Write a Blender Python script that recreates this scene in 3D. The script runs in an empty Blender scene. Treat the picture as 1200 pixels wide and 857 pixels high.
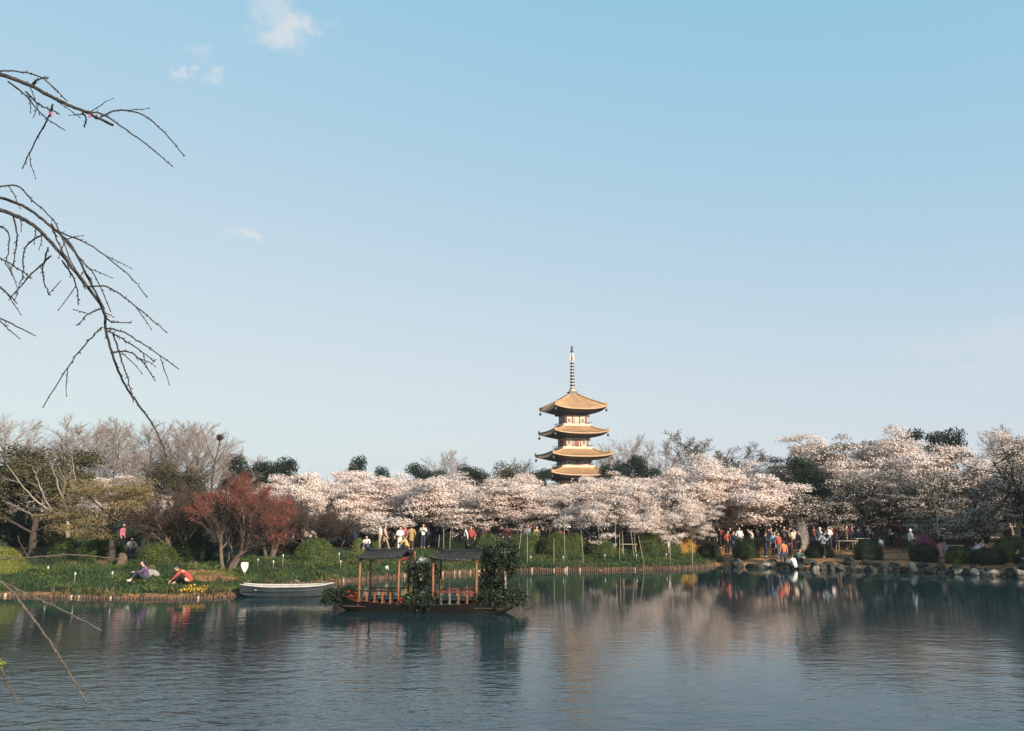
import bpy, math, random
import numpy as np
from mathutils import Vector, Matrix, Quaternion

S = bpy.context.scene
COL = S.collection
PI = math.pi

# ------------------------------------------------------------------ camera
CAM_H, FPX, CX, CY = 3.5, 1000.0, 600.0, 428.5
PITCH = math.atan((602 - CY) / FPX)
cam_d = bpy.data.cameras.new('camera'); cam = bpy.data.objects.new('camera', cam_d); COL.objects.link(cam)
cam_d.sensor_fit = 'HORIZONTAL'; cam_d.sensor_width = 36; cam_d.lens = 36 * FPX / 1200
cam_d.clip_start = 0.05; cam_d.clip_end = 9000
cam.location = (0, 0, CAM_H); cam.rotation_euler = (PI / 2 + PITCH, 0, 0)
S.camera = cam

# ------------------------------------------------------------------ sun, sky, exposure
SUN_EL, SUN_AZ = math.radians(20), math.radians(139)       # azimuth clockwise from +Y (the view), so the sun stands right and behind
to_sun = Vector((math.sin(SUN_AZ) * math.cos(SUN_EL), math.cos(SUN_AZ) * math.cos(SUN_EL), math.sin(SUN_EL)))
sd = bpy.data.lights.new('sun', 'SUN'); so = bpy.data.objects.new('sun', sd); COL.objects.link(so)
sd.energy = 4.9; sd.angle = math.radians(0.6); sd.color = (1.0, 0.85, 0.68)
so.rotation_euler = (-to_sun).to_track_quat('-Z', 'Y').to_euler(); so.location = (40, -30, 60)
S.view_settings.view_transform = 'Standard'; S.view_settings.look = 'None'
S.view_settings.exposure = 0.80; S.view_settings.gamma = 1.0; S.view_settings.use_curve_mapping = False

_ct, _st = math.cos(PITCH), math.sin(PITCH)
def ray(px, py):
    u, v = px - CX, CY - py
    return Vector((u, _ct * FPX - _st * v, _st * FPX + _ct * v)).normalized()

W = bpy.data.worlds.new('World'); S.world = W; W.use_nodes = True
wn, wl = W.node_tree.nodes, W.node_tree.links
wn.clear()
w_out = wn.new('ShaderNodeOutputWorld'); w_bg = wn.new('ShaderNodeBackground'); sky = wn.new('ShaderNodeTexSky')
sky.sky_type = 'NISHITA'; sky.sun_disc = False
sky.sun_elevation = SUN_EL; sky.sun_rotation = SUN_AZ
sky.altitude = 0; sky.air_density = 1.0; sky.dust_density = 1.6; sky.ozone_density = 2.0
w_bg.inputs['Strength'].default_value = 0.15
w_tc = wn.new('ShaderNodeTexCoord')
# thin clouds high in the sky: soft patches in directions, broken up by noise
w_noise = wn.new('ShaderNodeTexNoise'); w_noise.inputs['Scale'].default_value = 17; w_noise.inputs['Detail'].default_value = 9
w_noise.inputs['Roughness'].default_value = 0.62; w_noise.inputs['Distortion'].default_value = 0.6
w_map = wn.new('ShaderNodeMapping'); w_map.inputs['Scale'].default_value = (1, 1, 1.8)
wl.new(w_tc.outputs['Generated'], w_map.inputs['Vector']); wl.new(w_map.outputs[0], w_noise.inputs['Vector'])
def w_math(op, a, b=None):
    n = wn.new('ShaderNodeMath'); n.operation = op
    for i, x in enumerate((a, b)):
        if x is None: continue
        if isinstance(x, (int, float)): n.inputs[i].default_value = x
        else: wl.new(x, n.inputs[i])
    return n.outputs[0]
w_nv = wn.new('ShaderNodeTexNoise'); w_nv.inputs['Scale'].default_value = 26; w_nv.inputs['Detail'].default_value = 6; w_nv.inputs['Roughness'].default_value = .65
wl.new(w_tc.outputs['Generated'], w_nv.inputs['Vector'])
w_sub = wn.new('ShaderNodeVectorMath'); w_sub.operation = 'SUBTRACT'; wl.new(w_nv.outputs['Color'], w_sub.inputs[0]); w_sub.inputs[1].default_value = (.5, .5, .5)
w_scl = wn.new('ShaderNodeVectorMath'); w_scl.operation = 'MULTIPLY'; wl.new(w_sub.outputs[0], w_scl.inputs[0]); w_scl.inputs[1].default_value = (.11, .11, .07)
w_dir = wn.new('ShaderNodeVectorMath'); w_dir.operation = 'ADD'; wl.new(w_tc.outputs['Generated'], w_dir.inputs[0]); wl.new(w_scl.outputs[0], w_dir.inputs[1])
cloud_total = None
for (px, py, sx, sz, amt) in ((335, 36, .046, .030, .62), (318, 8, .036, .022, .42), (214, 86, .012, .020, .55), (250, 86, .022, .014, .42), (288, 277, .040, .011, .75), (232, 62, .03, .010, .22), (203, 219, .006, .005, .3), (1180, 400, .18, .03, .22), (1120, 440, .14, .02, .14)):
    c = ray(px, py)
    s = wn.new('ShaderNodeVectorMath'); s.operation = 'SUBTRACT'; wl.new(w_dir.outputs[0], s.inputs[0]); s.inputs[1].default_value = c
    m = wn.new('ShaderNodeVectorMath'); m.operation = 'MULTIPLY'; wl.new(s.outputs[0], m.inputs[0]); m.inputs[1].default_value = (1 / sx, 1 / sx, 1 / sz)
    l = wn.new('ShaderNodeVectorMath'); l.operation = 'LENGTH'; wl.new(m.outputs[0], l.inputs[0])
    mr = wn.new('ShaderNodeMapRange'); mr.interpolation_type = 'SMOOTHSTEP'; wl.new(l.outputs['Value'], mr.inputs['Value'])
    mr.inputs['From Min'].default_value = 1.25; mr.inputs['From Max'].default_value = 0.0
    mr.inputs['To Min'].default_value = 0; mr.inputs['To Max'].default_value = 1
    n2 = w_math('SUBTRACT', w_math('ADD', w_noise.outputs['Fac'], w_math('MULTIPLY', mr.outputs[0], 0.42)), 0.56)
    n3 = w_math('MULTIPLY', w_math('MAXIMUM', n2, 0.0), 3.6)
    n4 = w_math('MULTIPLY', w_math('MULTIPLY', w_math('MINIMUM', n3, 1.0), mr.outputs[0]), amt * 1.25)
    cloud_total = n4 if cloud_total is None else w_math('MAXIMUM', cloud_total, n4)
w_mix = wn.new('ShaderNodeMix'); w_mix.data_type = 'RGBA'
wl.new(cloud_total, w_mix.inputs[0])
w_hsv = wn.new('ShaderNodeHueSaturation'); w_hsv.inputs['Saturation'].default_value = 1.0; w_hsv.inputs['Value'].default_value = 1.0
w_sep = wn.new('ShaderNodeSeparateColor'); w_com = wn.new('ShaderNodeCombineColor'); wl.new(sky.outputs[0], w_sep.inputs[0])
for ch, gam, k in ((1, .26, 1.955), (2, .10, 2.61)):          # the soft cyan tone of this sky, paler and flatter towards the horizon
    wl.new(w_math('MULTIPLY', w_math('POWER', w_sep.outputs[ch], gam), k), w_com.inputs[ch])
wl.new(w_math('MULTIPLY', w_math('SUBTRACT', 1.0, w_math('EXPONENT', w_math('MULTIPLY', w_math('POWER', w_sep.outputs[0], 1.2), -.64))), 2.74), w_com.inputs[0])
wl.new(w_com.outputs[0], w_hsv.inputs['Color'])
wl.new(w_hsv.outputs[0], w_mix.inputs[6]); w_mix.inputs[7].default_value = (2.85, 2.95, 3.05, 1)
wl.new(w_mix.outputs[2], w_bg.inputs['Color']); wl.new(w_bg.outputs[0], w_out.inputs['Surface'])

# ------------------------------------------------------------------ pixel helpers (a photo pixel and a real distance give a place)
def at(px, py, Y):
    r = ray(px, py); t = Y / r.y
    return Vector((r.x * t, Y, CAM_H + r.z * t))
def xat(px, Y): return at(px, 602, Y).x
def water_at(px, py):
    r = ray(px, py); t = -CAM_H / r.z
    return Vector((r.x * t, r.y * t, 0))

# ------------------------------------------------------------------ terrain function
SHORE_PX = [(-500, 693), (-120, 697), (0, 698.5), (60, 700), (150, 702), (240, 702), (278, 699), (330, 691), (385, 684.5), (430, 680), (500, 675),
            (560, 671.5), (610, 669.5), (700, 669), (780, 668), (822, 666), (838, 662.5), (846, 662), (858, 664), (880, 665), (910, 666), (960, 668), (1000, 669),
            (1060, 671), (1130, 673.5), (1200, 677), (1400, 689), (1700, 705)]
SHORE = np.array([[water_at(*p).x, water_at(*p).y] for p in SHORE_PX])
SHORE = SHORE[np.argsort(SHORE[:, 0])]
def shore_dist(x, y):
    x = np.asarray(x, float); y = np.asarray(y, float)
    best = np.full(x.shape, 1e9)
    for a, b in zip(SHORE[:-1], SHORE[1:]):
        d = b - a; t = np.clip(((x - a[0]) * d[0] + (y - a[1]) * d[1]) / (d @ d), 0, 1)
        best = np.minimum(best, np.hypot(x - a[0] - t * d[0], y - a[1] - t * d[1]))
    ys = np.interp(x, SHORE[:, 0], SHORE[:, 1])
    return np.where(y > ys, best, -best)
def sst(v, a, b):
    t = np.clip((v - a) / (b - a), 0, 1); return t * t * (3 - 2 * t)
def wavy(x, y, s=1.0, k=0.0):
    return (np.sin(x * 1.3 * s + 1.7 * np.sin(y * .9 * s + k) + k) + np.sin(y * 1.9 * s + 1.3 * np.sin(x * 1.1 * s + 2 * k)) + np.sin((x + y) * 2.7 * s + 3.1 * k) * .6) / 2.6
XR = water_at(842, 662).x          # right of here the bank is bare earth behind rocks
def hgt(x, y):
    x = np.asarray(x, float); y = np.asarray(y, float)
    d = shore_dist(x, y)
    right = sst(x, XR - .5, XR + 1.5)
    left = .06 + .16 * sst(d, 0, .5) + .62 * sst(d, .2, 5.5) + .45 * sst(d, 4, 24)
    rt = .10 + .42 * sst(d, .2, 1.4) + .28 * sst(d, 1, 9) + .5 * sst(d, 6, 30)
    land = left * (1 - right) + rt * right
    land = land + .05 * wavy(x, y, .8) * sst(d, .3, 3) + .10 * wavy(x, y, .23, 2.) * sst(d, 2, 8)
    land = land + 1.5 * sst(d, 120, 600)
    lake = -.15 - 1.4 * sst(-d, 0, 4)
    z = np.where(d > 0.0, land, lake)
    near = sst(-y, -5.5, -2.5)       # the bank the viewer stands on
    return np.where(y < 8, lake * (1 - near) + 1.9 * near, z)
def gz(x, y): return float(hgt(np.array([x]), np.array([y]))[0])
def gpt(px, Y):
    x = xat(px, Y); return Vector((x, Y, gz(x, Y)))
def ghit(px, py):
    r = ray(px, py); t = 20.0
    for i in range(2600):
        p = Vector((0, 0, CAM_H)) + r * t
        if p.y > 25 and p.z <= gz(p.x, p.y): return p
        t += .05
        if t > 150: break
    return p

# ------------------------------------------------------------------ materials
MATS = {}
def mat(name, c1, c2=None, rough=.75, scale=6., detail=5, bump=0., bscale=None, spec=.3, trans=0., coord='Object', metal=0., objvar=0.):
    if name in MATS: return MATS[name]
    m = bpy.data.materials.new(name); m.use_nodes = True; MATS[name] = m
    n, l = m.node_tree.nodes, m.node_tree.links
    p = n['Principled BSDF']; p.inputs['Roughness'].default_value = rough; p.inputs['Specular IOR Level'].default_value = spec
    p.inputs['Metallic'].default_value = metal
    tc = n.new('ShaderNodeTexCoord')
    src = tc.outputs[coord]
    if coord == 'World':
        pass
    c2 = c2 or tuple(x * .7 for x in c1)
    nz = n.new('ShaderNodeTexNoise'); nz.inputs['Scale'].default_value = scale; nz.inputs['Detail'].default_value = detail
    l.new(src, nz.inputs['Vector'])
    rp = n.new('ShaderNodeMapRange'); rp.inputs['From Min'].default_value = .33; rp.inputs['From Max'].default_value = .67
    l.new(nz.outputs['Fac'], rp.inputs['Value'])
    mx = n.new('ShaderNodeMix'); mx.data_type = 'RGBA'; l.new(rp.outputs[0], mx.inputs[0])
    mx.inputs[6].default_value = (*c2, 1); mx.inputs[7].default_value = (*c1, 1)
    colr = mx.outputs[2]
    if objvar:
        oi = n.new('ShaderNodeObjectInfo'); hv = n.new('ShaderNodeHueSaturation')
        mr = n.new('ShaderNodeMapRange'); mr.inputs['To Min'].default_value = 1 - objvar; mr.inputs['To Max'].default_value = 1 + objvar
        l.new(oi.outputs['Random'], mr.inputs['Value']); l.new(mr.outputs[0], hv.inputs['Value']); l.new(colr, hv.inputs['Color']); colr = hv.outputs[0]
    l.new(colr, p.inputs['Base Color'])
    if bump:
        nb = n.new('ShaderNodeTexNoise'); nb.inputs['Scale'].default_value = bscale or scale * 4; nb.inputs['Detail'].default_value = 6
        l.new(src, nb.inputs['Vector'])
        b = n.new('ShaderNodeBump'); b.inputs['Strength'].default_value = bump; b.inputs['Distance'].default_value = .05
        l.new(nb.outputs['Fac'], b.inputs['Height']); l.new(b.outputs[0], p.inputs['Normal'])
    if trans:
        out = n['Material Output']; t = n.new('ShaderNodeBsdfTranslucent'); l.new(colr, t.inputs['Color'])
        ms = n.new('ShaderNodeMixShader'); ms.inputs[0].default_value = trans
        l.new(p.outputs[0], ms.inputs[1]); l.new(t.outputs[0], ms.inputs[2]); l.new(ms.outputs[0], out.inputs['Surface'])
    return m

M_BARK = mat('bark', (.075, .06, .052), (.035, .028, .025), .9, 9, bump=.4)
M_BARKL = mat('pale bark', (.30, .26, .22), (.18, .155, .135), .85, 5, bump=.3)
M_BARKW = mat('whitish bark', (.31, .26, .205), (.19, .16, .13), .8, 4, bump=.2)
M_TWIG = mat('grey twigs', (.31, .255, .23), (.21, .175, .16), .9, 1.5)
M_TWIGB = mat('brown twigs', (.075, .052, .045), (.045, .034, .032), .9, 1.5)
M_BLW = mat('white blossom', (.82, .735, .685), (.75, .655, .605), .8, 1.2, trans=.38, objvar=.06)
M_BLP = mat('pink blossom', (.76, .63, .58), (.67, .53, .49), .8, 1.2, trans=.38, objvar=.06)
M_BLB = mat('bronze young leaf', (.22, .14, .09), (.13, .09, .06), .7, 1.5, trans=.3)
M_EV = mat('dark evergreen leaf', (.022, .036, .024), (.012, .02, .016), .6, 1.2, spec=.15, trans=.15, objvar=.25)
M_EV2 = mat('olive evergreen leaf', (.075, .066, .030), (.045, .042, .02), .6, 1.2, trans=.2, objvar=.2)
M_LG = mat('young green leaf', (.060, .062, .028), (.035, .04, .02), .6, 1.5, trans=.3)
M_GOLD = mat('golden young leaf', (.31, .235, .11), (.20, .15, .075), .7, 1., trans=.35)
M_RED = mat('red budding leaf', (.36, .105, .07), (.24, .07, .05), .7, 1.2, trans=.35)
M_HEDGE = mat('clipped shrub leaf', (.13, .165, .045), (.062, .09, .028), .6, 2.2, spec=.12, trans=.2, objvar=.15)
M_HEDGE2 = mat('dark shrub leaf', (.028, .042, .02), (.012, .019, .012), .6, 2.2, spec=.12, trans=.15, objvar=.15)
M_HEDGEY = mat('yellow green leaf', (.25, .24, .045), (.14, .15, .035), .5, 2.2, trans=.25)
M_YEL = mat('yellow flower', (.72, .43, .05), (.48, .25, .03), .8, 5, trans=.3)
M_GRASS = mat('grass blade', (.052, .088, .034), (.024, .046, .02), .6, .35, spec=.25, trans=.3)
M_GRASSD = mat('dry grass', (.24, .155, .085), (.15, .095, .05), .8, .5, trans=.2)
M_WHITE = mat('white paint', (.64, .63, .60), (.5, .49, .46), .5, 6)
M_ROCK = mat('grey rock', (.075, .068, .056), (.014, .014, .013), .9, 3.2, bump=.6, objvar=.25)
M_ROCKL = mat('pale rock', (.34, .30, .25), (.11, .10, .085), .9, 3.2, bump=.6, objvar=.15)
M_STAKE = mat('weathered stake', (.14, .088, .06), (.06, .04, .03), .9, 3, bump=.3)
M_STAKEL = mat('cut stake top', (.48, .38, .28), (.3, .22, .15), .9, 3)
M_POLE = mat('bare bamboo pole', (.30, .26, .19), (.19, .16, .12), .7, 8)
M_WOODO = mat('orange varnished wood', (.25, .105, .045), (.14, .055, .024), .6, 9, spec=.4, bump=.15)
M_WOODR = mat('red varnished wood', (.20, .045, .025), (.11, .025, .015), .5, 9, spec=.4)
M_HULLD = mat('dark stained hull', (.014, .012, .011), (.007, .0065, .006), .55, 7, spec=.35, bump=.3)
M_TILE = mat('dark roof tile', (.016, .018, .023), (.009, .010, .013), .75, 11, spec=.35, bump=.3)
M_TILEL = mat('pale tile edge', (.09, .09, .09), (.025, .025, .03), .7, 11)  # paler grey for tile ends, course edges and the eave strip
M_BOATG = mat('grey blue hull paint', (.034, .045, .053), (.02, .028, .034), .5, 3, spec=.4)
M_TERRA = mat('terracotta', (.5, .17, .07), (.36, .11, .05), .8, 8)
M_TABLE = mat('weathered bench wood', (.36, .26, .15), (.22, .15, .09), .8, 7)
M_SKIN = mat('skin', (.58, .36, .26), (.52, .31, .22), .6, 8)
M_DARKH = mat('black hair', (.012, .010, .010), (.02, .017, .015), .45, 30, spec=.5)

# ------------------------------------------------------------------ mesh builder
class MB:
    def __init__(s): s.v = []; s.n = 0; s.f = []; s.m = []; s.sm = []
    def add(s, verts, faces, mi=0, smooth=False):
        verts = np.asarray(verts, np.float32).reshape(-1, 3); faces = np.asarray(faces, np.int32)
        s.v.append(verts); s.f.append(faces + s.n); s.n += len(verts)
        s.m.append(np.full(len(faces), mi, np.int32) if np.isscalar(mi) else np.asarray(mi, np.int32)); s.sm.append(np.full(len(faces), smooth))
        return s
    def box(s, c, size, mi=0, rz=0., taper=1.0, M=None):
        c = np.array(c, float); h = np.array(size, float) / 2
        v = np.array([[x, y, z] for z in (-1, 1) for y in (-1, 1) for x in (-1, 1)], float)
        v[v[:, 2] > 0, :2] *= taper; v *= h
        if rz: ca, sa = math.cos(rz), math.sin(rz); v = np.stack([v[:, 0] * ca - v[:, 1] * sa, v[:, 0] * sa + v[:, 1] * ca, v[:, 2]], 1)
        if M is not None: v = v @ np.array(M).T
        return s.add(v + c, [[0, 2, 3, 1], [4, 5, 7, 6], [0, 1, 5, 4], [2, 6, 7, 3], [0, 4, 6, 2], [1, 3, 7, 5]], mi)
    def tube(s, pts, rad, sides=6, mi=0, smooth=True, cap=True):
        P = np.array([tuple(p) for p in pts], float); k = len(P)
        R = np.full(k, rad, float) if np.isscalar(rad) else np.array(rad, float)
        T = np.gradient(P, axis=0); T /= np.linalg.norm(T, axis=1)[:, None] + 1e-9
        a = np.array([0, 0, 1.]) if abs(T[0, 2]) < .9 else np.array([1., 0, 0])
        U = np.zeros_like(P); u = np.cross(T[0], a); u /= np.linalg.norm(u)
        for i in range(k):
            u = u - T[i] * (u @ T[i]); u /= np.linalg.norm(u) + 1e-9; U[i] = u
        Vv = np.cross(T, U); an = np.arange(sides) * 2 * PI / sides
        V = P[:, None, :] + R[:, None, None] * (np.cos(an)[None, :, None] * U[:, None, :] + np.sin(an)[None, :, None] * Vv[:, None, :])
        i, j = np.meshgrid(np.arange(k - 1), np.arange(sides), indexing='ij'); j2 = (j + 1) % sides
        F = np.stack([i * sides + j, i * sides + j2, (i + 1) * sides + j2, (i + 1) * sides + j], -1).reshape(-1, 4)
        base = s.n
        s.add(V.reshape(-1, 3), F, mi, smooth)
        if cap and sides >= 3:
            tri = []
            for o in (0, (k - 1) * sides):
                for q in range(1, sides - 1): tri.append([o, o + q, o + q + 1] if o else [o, o + q + 1, o + q])
            s.f.append(np.array(tri, np.int32) + base); s.m.append(np.full(len(tri), mi, np.int32)); s.sm.append(np.full(len(tri), False))
        return s
    def sticks(s, A, B, ra, rb, mi=0):
        A = np.asarray(A, float); B = np.asarray(B, float); n = len(A)
        if n == 0: return s
        T = B - A; T /= np.linalg.norm(T, axis=1)[:, None] + 1e-9
        ref = np.where(np.abs(T[:, 2:3]) < .9, np.array([[0, 0, 1.]]), np.array([[1., 0, 0]]))
        U = np.cross(T, ref); U /= np.linalg.norm(U, axis=1)[:, None] + 1e-9; V = np.cross(T, U)
        ring = []
        for P, r in ((A, ra), (B, rb)):
            for k in range(3):
                a = k * 2 * PI / 3; ring.append(P + np.asarray(r).reshape(-1, 1) * (math.cos(a) * U + math.sin(a) * V))
        vv = np.stack(ring, 1).reshape(-1, 3); o = (np.arange(n) * 6)[:, None]
        F = np.concatenate([o + np.array([[0, 1, 4, 3]]), o + np.array([[1, 2, 5, 4]]), o + np.array([[2, 0, 3, 5]])])
        return s.add(vv, F, mi, True)
    def leaves(s, C, size, rng, mi=0, aspect=.6, flat=0., out=None, bias=1.3):
        C = np.asarray(C, float); n = len(C)
        if n == 0: return s
        a = rng.normal(size=(n, 3)); a[:, 2] *= 1 - flat
        b = rng.normal(size=(n, 3)); b[:, 2] *= 1 - flat
        if out is not None:                              # leaves face outwards from their crown, loosely
            N = np.asarray(out, float); N = N / (np.linalg.norm(N, axis=1)[:, None] + 1e-9) * bias + rng.normal(size=(n, 3)) * .75
            N /= np.linalg.norm(N, axis=1)[:, None] + 1e-9
            a -= N * (a * N).sum(1)[:, None]; b = np.cross(N, a)
        a /= np.linalg.norm(a, axis=1)[:, None] + 1e-9
        b -= a * (a * b).sum(1)[:, None]; b /= np.linalg.norm(b, axis=1)[:, None] + 1e-9
        sz = (size * rng.uniform(.65, 1.35, n))[:, None]
        cpt = C + np.cross(a, b) * sz * .18
        V = np.stack([C - a * sz * .5, cpt - b * sz * .5 * aspect, C + a * sz * .5, cpt + b * sz * .5 * aspect], 1).reshape(-1, 3)
        F = np.arange(n * 4).reshape(-1, 4)
        return s.add(V, F, mi)
    def mesh(s, name, mats):
        V = np.concatenate(s.v); me = bpy.data.meshes.new(name)
        me.vertices.add(len(V)); me.vertices.foreach_set('co', V.ravel())
        loops = np.concatenate([f.ravel() for f in s.f]); tot = np.concatenate([np.full(len(f), f.shape[1], np.int32) for f in s.f])
        st = np.concatenate([[0], np.cumsum(tot)[:-1]]).astype(np.int32)
        me.loops.add(len(loops)); me.loops.foreach_set('vertex_index', loops.astype(np.int32))
        me.polygons.add(len(tot)); me.polygons.foreach_set('loop_start', st); me.polygons.foreach_set('loop_total', tot)
        me.polygons.foreach_set('material_index', np.concatenate(s.m)); me.polygons.foreach_set('use_smooth', np.concatenate(s.sm).astype(bool))
        for m in (mats if isinstance(mats, (list, tuple)) else [mats]): me.materials.append(m)
        me.update(calc_edges=True); me.validate()
        return me
    def build(s, name, mats, parent=None, loc=None):
        o = bpy.data.objects.new(name, s.mesh(name, mats)); COL.objects.link(o)
        if parent is not None: o.parent = parent
        if loc is not None: o.location = loc
        return o

def tag(o, label=None, cat=None, group=None, kind=None):
    for k, v in (('label', label), ('category', cat), ('group', group), ('kind', kind)):
        if v: o[k] = v
    return o
def thing(name, label, cat, loc=(0, 0, 0), rz=0., group=None):
    o = bpy.data.objects.new(name, None); COL.objects.link(o); o.empty_display_size = .2
    o.location = loc; o.rotation_euler = (0, 0, rz)
    return tag(o, label, cat, group)
KIDS = {}
def part(name, me, parent, loc=None, rz=None):
    o = bpy.data.objects.new(name, me); COL.objects.link(o); o.parent = parent
    if loc is not None: o.location = loc
    if rz is not None: o.rotation_euler = (0, 0, rz)
    return o

# ------------------------------------------------------------------ setting: ground, water
def ground():
    def axis(lo, hi, step, far_lo, far_hi):
        mid = list(np.arange(lo, hi + 1e-6, step)); a = []; d = step; x = lo
        while x > far_lo: d *= 1.35; x -= d; a.append(x)
        b = []; d = step; x = hi
        while x < far_hi: d *= 1.35; x += d; b.append(x)
        return np.array(a[::-1] + mid + b)
    xs = axis(-34, 44, .32, -3200, 3200); ys = axis(34, 68, .25, -900, 4000)
    ys = np.unique(np.concatenate([ys, np.arange(70, 130, 2.)]))
    X, Y = np.meshgrid(xs, ys); Z = hgt(X, Y)
    nx, ny = len(xs), len(ys)
    V = np.stack([X, Y, Z], -1).reshape(-1, 3)
    i, j = np.meshgrid(np.arange(ny - 1), np.arange(nx - 1), indexing='ij')
    F = np.stack([i * nx + j, i * nx + j + 1, (i + 1) * nx + j + 1, (i + 1) * nx + j], -1).reshape(-1, 4)
    b = MB(); b.add(V, F, 0, True)
    m = bpy.data.materials.new('ground soil and turf'); m.use_nodes = True
    n, l = m.node_tree.nodes, m.node_tree.links; p = n['Principled BSDF']; p.inputs['Roughness'].default_value = .95; p.inputs['Specular IOR Level'].default_value = .1
    at_ = n.new('ShaderNodeAttribute'); at_.attribute_name = 'bare'
    tc = n.new('ShaderNodeTexCoord')
    def noise(sc, d=6):
        x = n.new('ShaderNodeTexNoise'); x.inputs['Scale'].default_value = sc; x.inputs['Detail'].default_value = d; l.new(tc.outputs['Object'], x.inputs['Vector']); return x.outputs['Fac']
    def ramp(f, a, c):
        x = n.new('ShaderNodeMapRange'); x.inputs['From Min'].default_value = a; x.inputs['From Max'].default_value = c; l.new(f, x.inputs['Value']); return x.outputs[0]
    def mix(f, c1, c2):
        x = n.new('ShaderNodeMix'); x.data_type = 'RGBA'; l.new(f, x.inputs[0])
        for k, c in ((6, c1), (7, c2)):
            if isinstance(c, tuple): x.inputs[k].default_value = (*c, 1)
            else: l.new(c, x.inputs[k])
        return x.outputs[2]
    turf = mix(ramp(noise(.9), .35, .65), (.016, .030, .012), (.036, .056, .02))
    grove_shade = mix(ramp(noise(.7), .38, .62), (.035, .032, .02), (.07, .052, .034))
    soil = mix(ramp(noise(.55), .38, .62), (.13, .075, .04), (.36, .185, .085))
    soil = mix(ramp(noise(3.2), .5, .8), soil, (.30, .13, .06))
    sm = n.new('ShaderNodeMath'); sm.operation = 'ADD'; l.new(at_.outputs['Fac'], sm.inputs[0])
    s2 = n.new('ShaderNodeMath'); s2.operation = 'MULTIPLY_ADD'; l.new(noise(.8), s2.inputs[0]); s2.inputs[1].default_value = .9; s2.inputs[2].default_value = -.45; l.new(s2.outputs[0], sm.inputs[1])
    al = n.new('ShaderNodeAttribute'); al.attribute_name = 'grove_shade'
    l.new(mix(al.outputs['Fac'], mix(ramp(sm.outputs[0], .4, .6), turf, soil), grove_shade), p.inputs['Base Color'])
    bp = n.new('ShaderNodeBump'); bp.inputs['Distance'].default_value = .12; bp.inputs['Strength'].default_value = .7; l.new(noise(5, 8), bp.inputs['Height']); l.new(bp.outputs[0], p.inputs['Normal'])
    o = b.build('ground', m); tag(o, kind='structure')
    d = shore_dist(X, Y)
    right_ = sst(X, XR - 1, XR + 2); bare = right_ * .95
    bare = np.maximum(bare, .75 * (1 - sst(d, .15, .7)) * (Y > 10))                 # worn edge along the stakes
    c = water_at(262, 690); rr = np.hypot(X - xat(255, 42), (Y - 41.5) * .8)
    bare = np.maximum(bare, .66 * (1 - sst(rr, .8, 2.2)))
    a = o.data.attributes.new('bare', 'FLOAT', 'POINT'); a.data.foreach_set('value', bare.ravel().astype(np.float32))
    lit = sst(d, 9, 14) * (1 - right_) + sst(d, 14, 22) * right_           # ground darkened under the groves, their shade put into its colour
    a = o.data.attributes.new('grove_shade', 'FLOAT', 'POINT'); a.data.foreach_set('value', lit.ravel().astype(np.float32))
ground()

def water():
    m = bpy.data.materials.new('lake water'); m.use_nodes = True
    n, l = m.node_tree.nodes, m.node_tree.links; p = n['Principled BSDF']
    p.inputs['Base Color'].default_value = (.011, .030, .036, 1); p.inputs['Roughness'].default_value = .04; p.inputs['IOR'].default_value = 1.28
    tc = n.new('ShaderNodeTexCoord')
    def noise(sc, d, scale, rot=0., dist=0.):
        mp = n.new('ShaderNodeMapping'); mp.inputs['Scale'].default_value = scale; mp.inputs['Rotation'].default_value = (0, 0, rot)
        l.new(tc.outputs['Object'], mp.inputs['Vector'])
        x = n.new('ShaderNodeTexNoise'); x.inputs['Scale'].default_value = sc; x.inputs['Detail'].default_value = d; x.inputs['Distortion'].default_value = dist
        l.new(mp.outputs[0], x.inputs['Vector']); return x.outputs['Fac']
    def mth(op, a, b=None, c=None):
        x = n.new('ShaderNodeMath'); x.operation = op
        for i, q in enumerate((a, b, c)):
            if q is None: continue
            if isinstance(q, (int, float)): x.inputs[i].default_value = q
            else: l.new(q, x.inputs[i])
        return x.outputs[0]
    fine = noise(5.2, 3, (.75, 1.25, 1), .35, .3); mid = noise(1.6, 3, (.7, 1.3, 1), -.25); big = noise(.35, 2, (1, 1, 1), .5)
    patch = noise(.055, 4, (1, .7, 1), .9, .5)
    pm = n.new('ShaderNodeMapRange'); pm.inputs['From Min'].default_value = .42; pm.inputs['From Max'].default_value = .60; pm.inputs['To Min'].default_value = .28; l.new(patch, pm.inputs['Value'])
    # sheltered and calm close under the far bank, wind ripple out on the open lake
    sp = n.new('ShaderNodeSeparateXYZ'); l.new(tc.outputs['Object'], sp.inputs[0])
    calm = n.new('ShaderNodeMapRange'); calm.interpolation_type = 'SMOOTHSTEP'; l.new(sp.outputs['Y'], calm.inputs['Value'])
    calm.inputs['From Min'].default_value = 17; calm.inputs['From Max'].default_value = 34; calm.inputs['To Min'].default_value = 1; calm.inputs['To Max'].default_value = .17
    h = mth('ADD', mth('MULTIPLY', fine, .33), mth('ADD', mth('MULTIPLY', mid, .75), mth('MULTIPLY', big, .8)))
    h = mth('MULTIPLY', h, mth('MULTIPLY', pm.outputs[0], calm.outputs[0]))
    bp = n.new('ShaderNodeBump'); bp.inputs['Strength'].default_value = 1.0; bp.inputs['Distance'].default_value = .042; l.new(h, bp.inputs['Height']); l.new(bp.outputs[0], p.inputs['Normal'])
    b = MB(); b.add([[-3000, -300, 0], [3000, -300, 0], [3000, 140, 0], [-3000, 140, 0]], [[0, 1, 2, 3]])
    tag(b.build('lake_water', m), kind='structure')
water()

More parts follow.
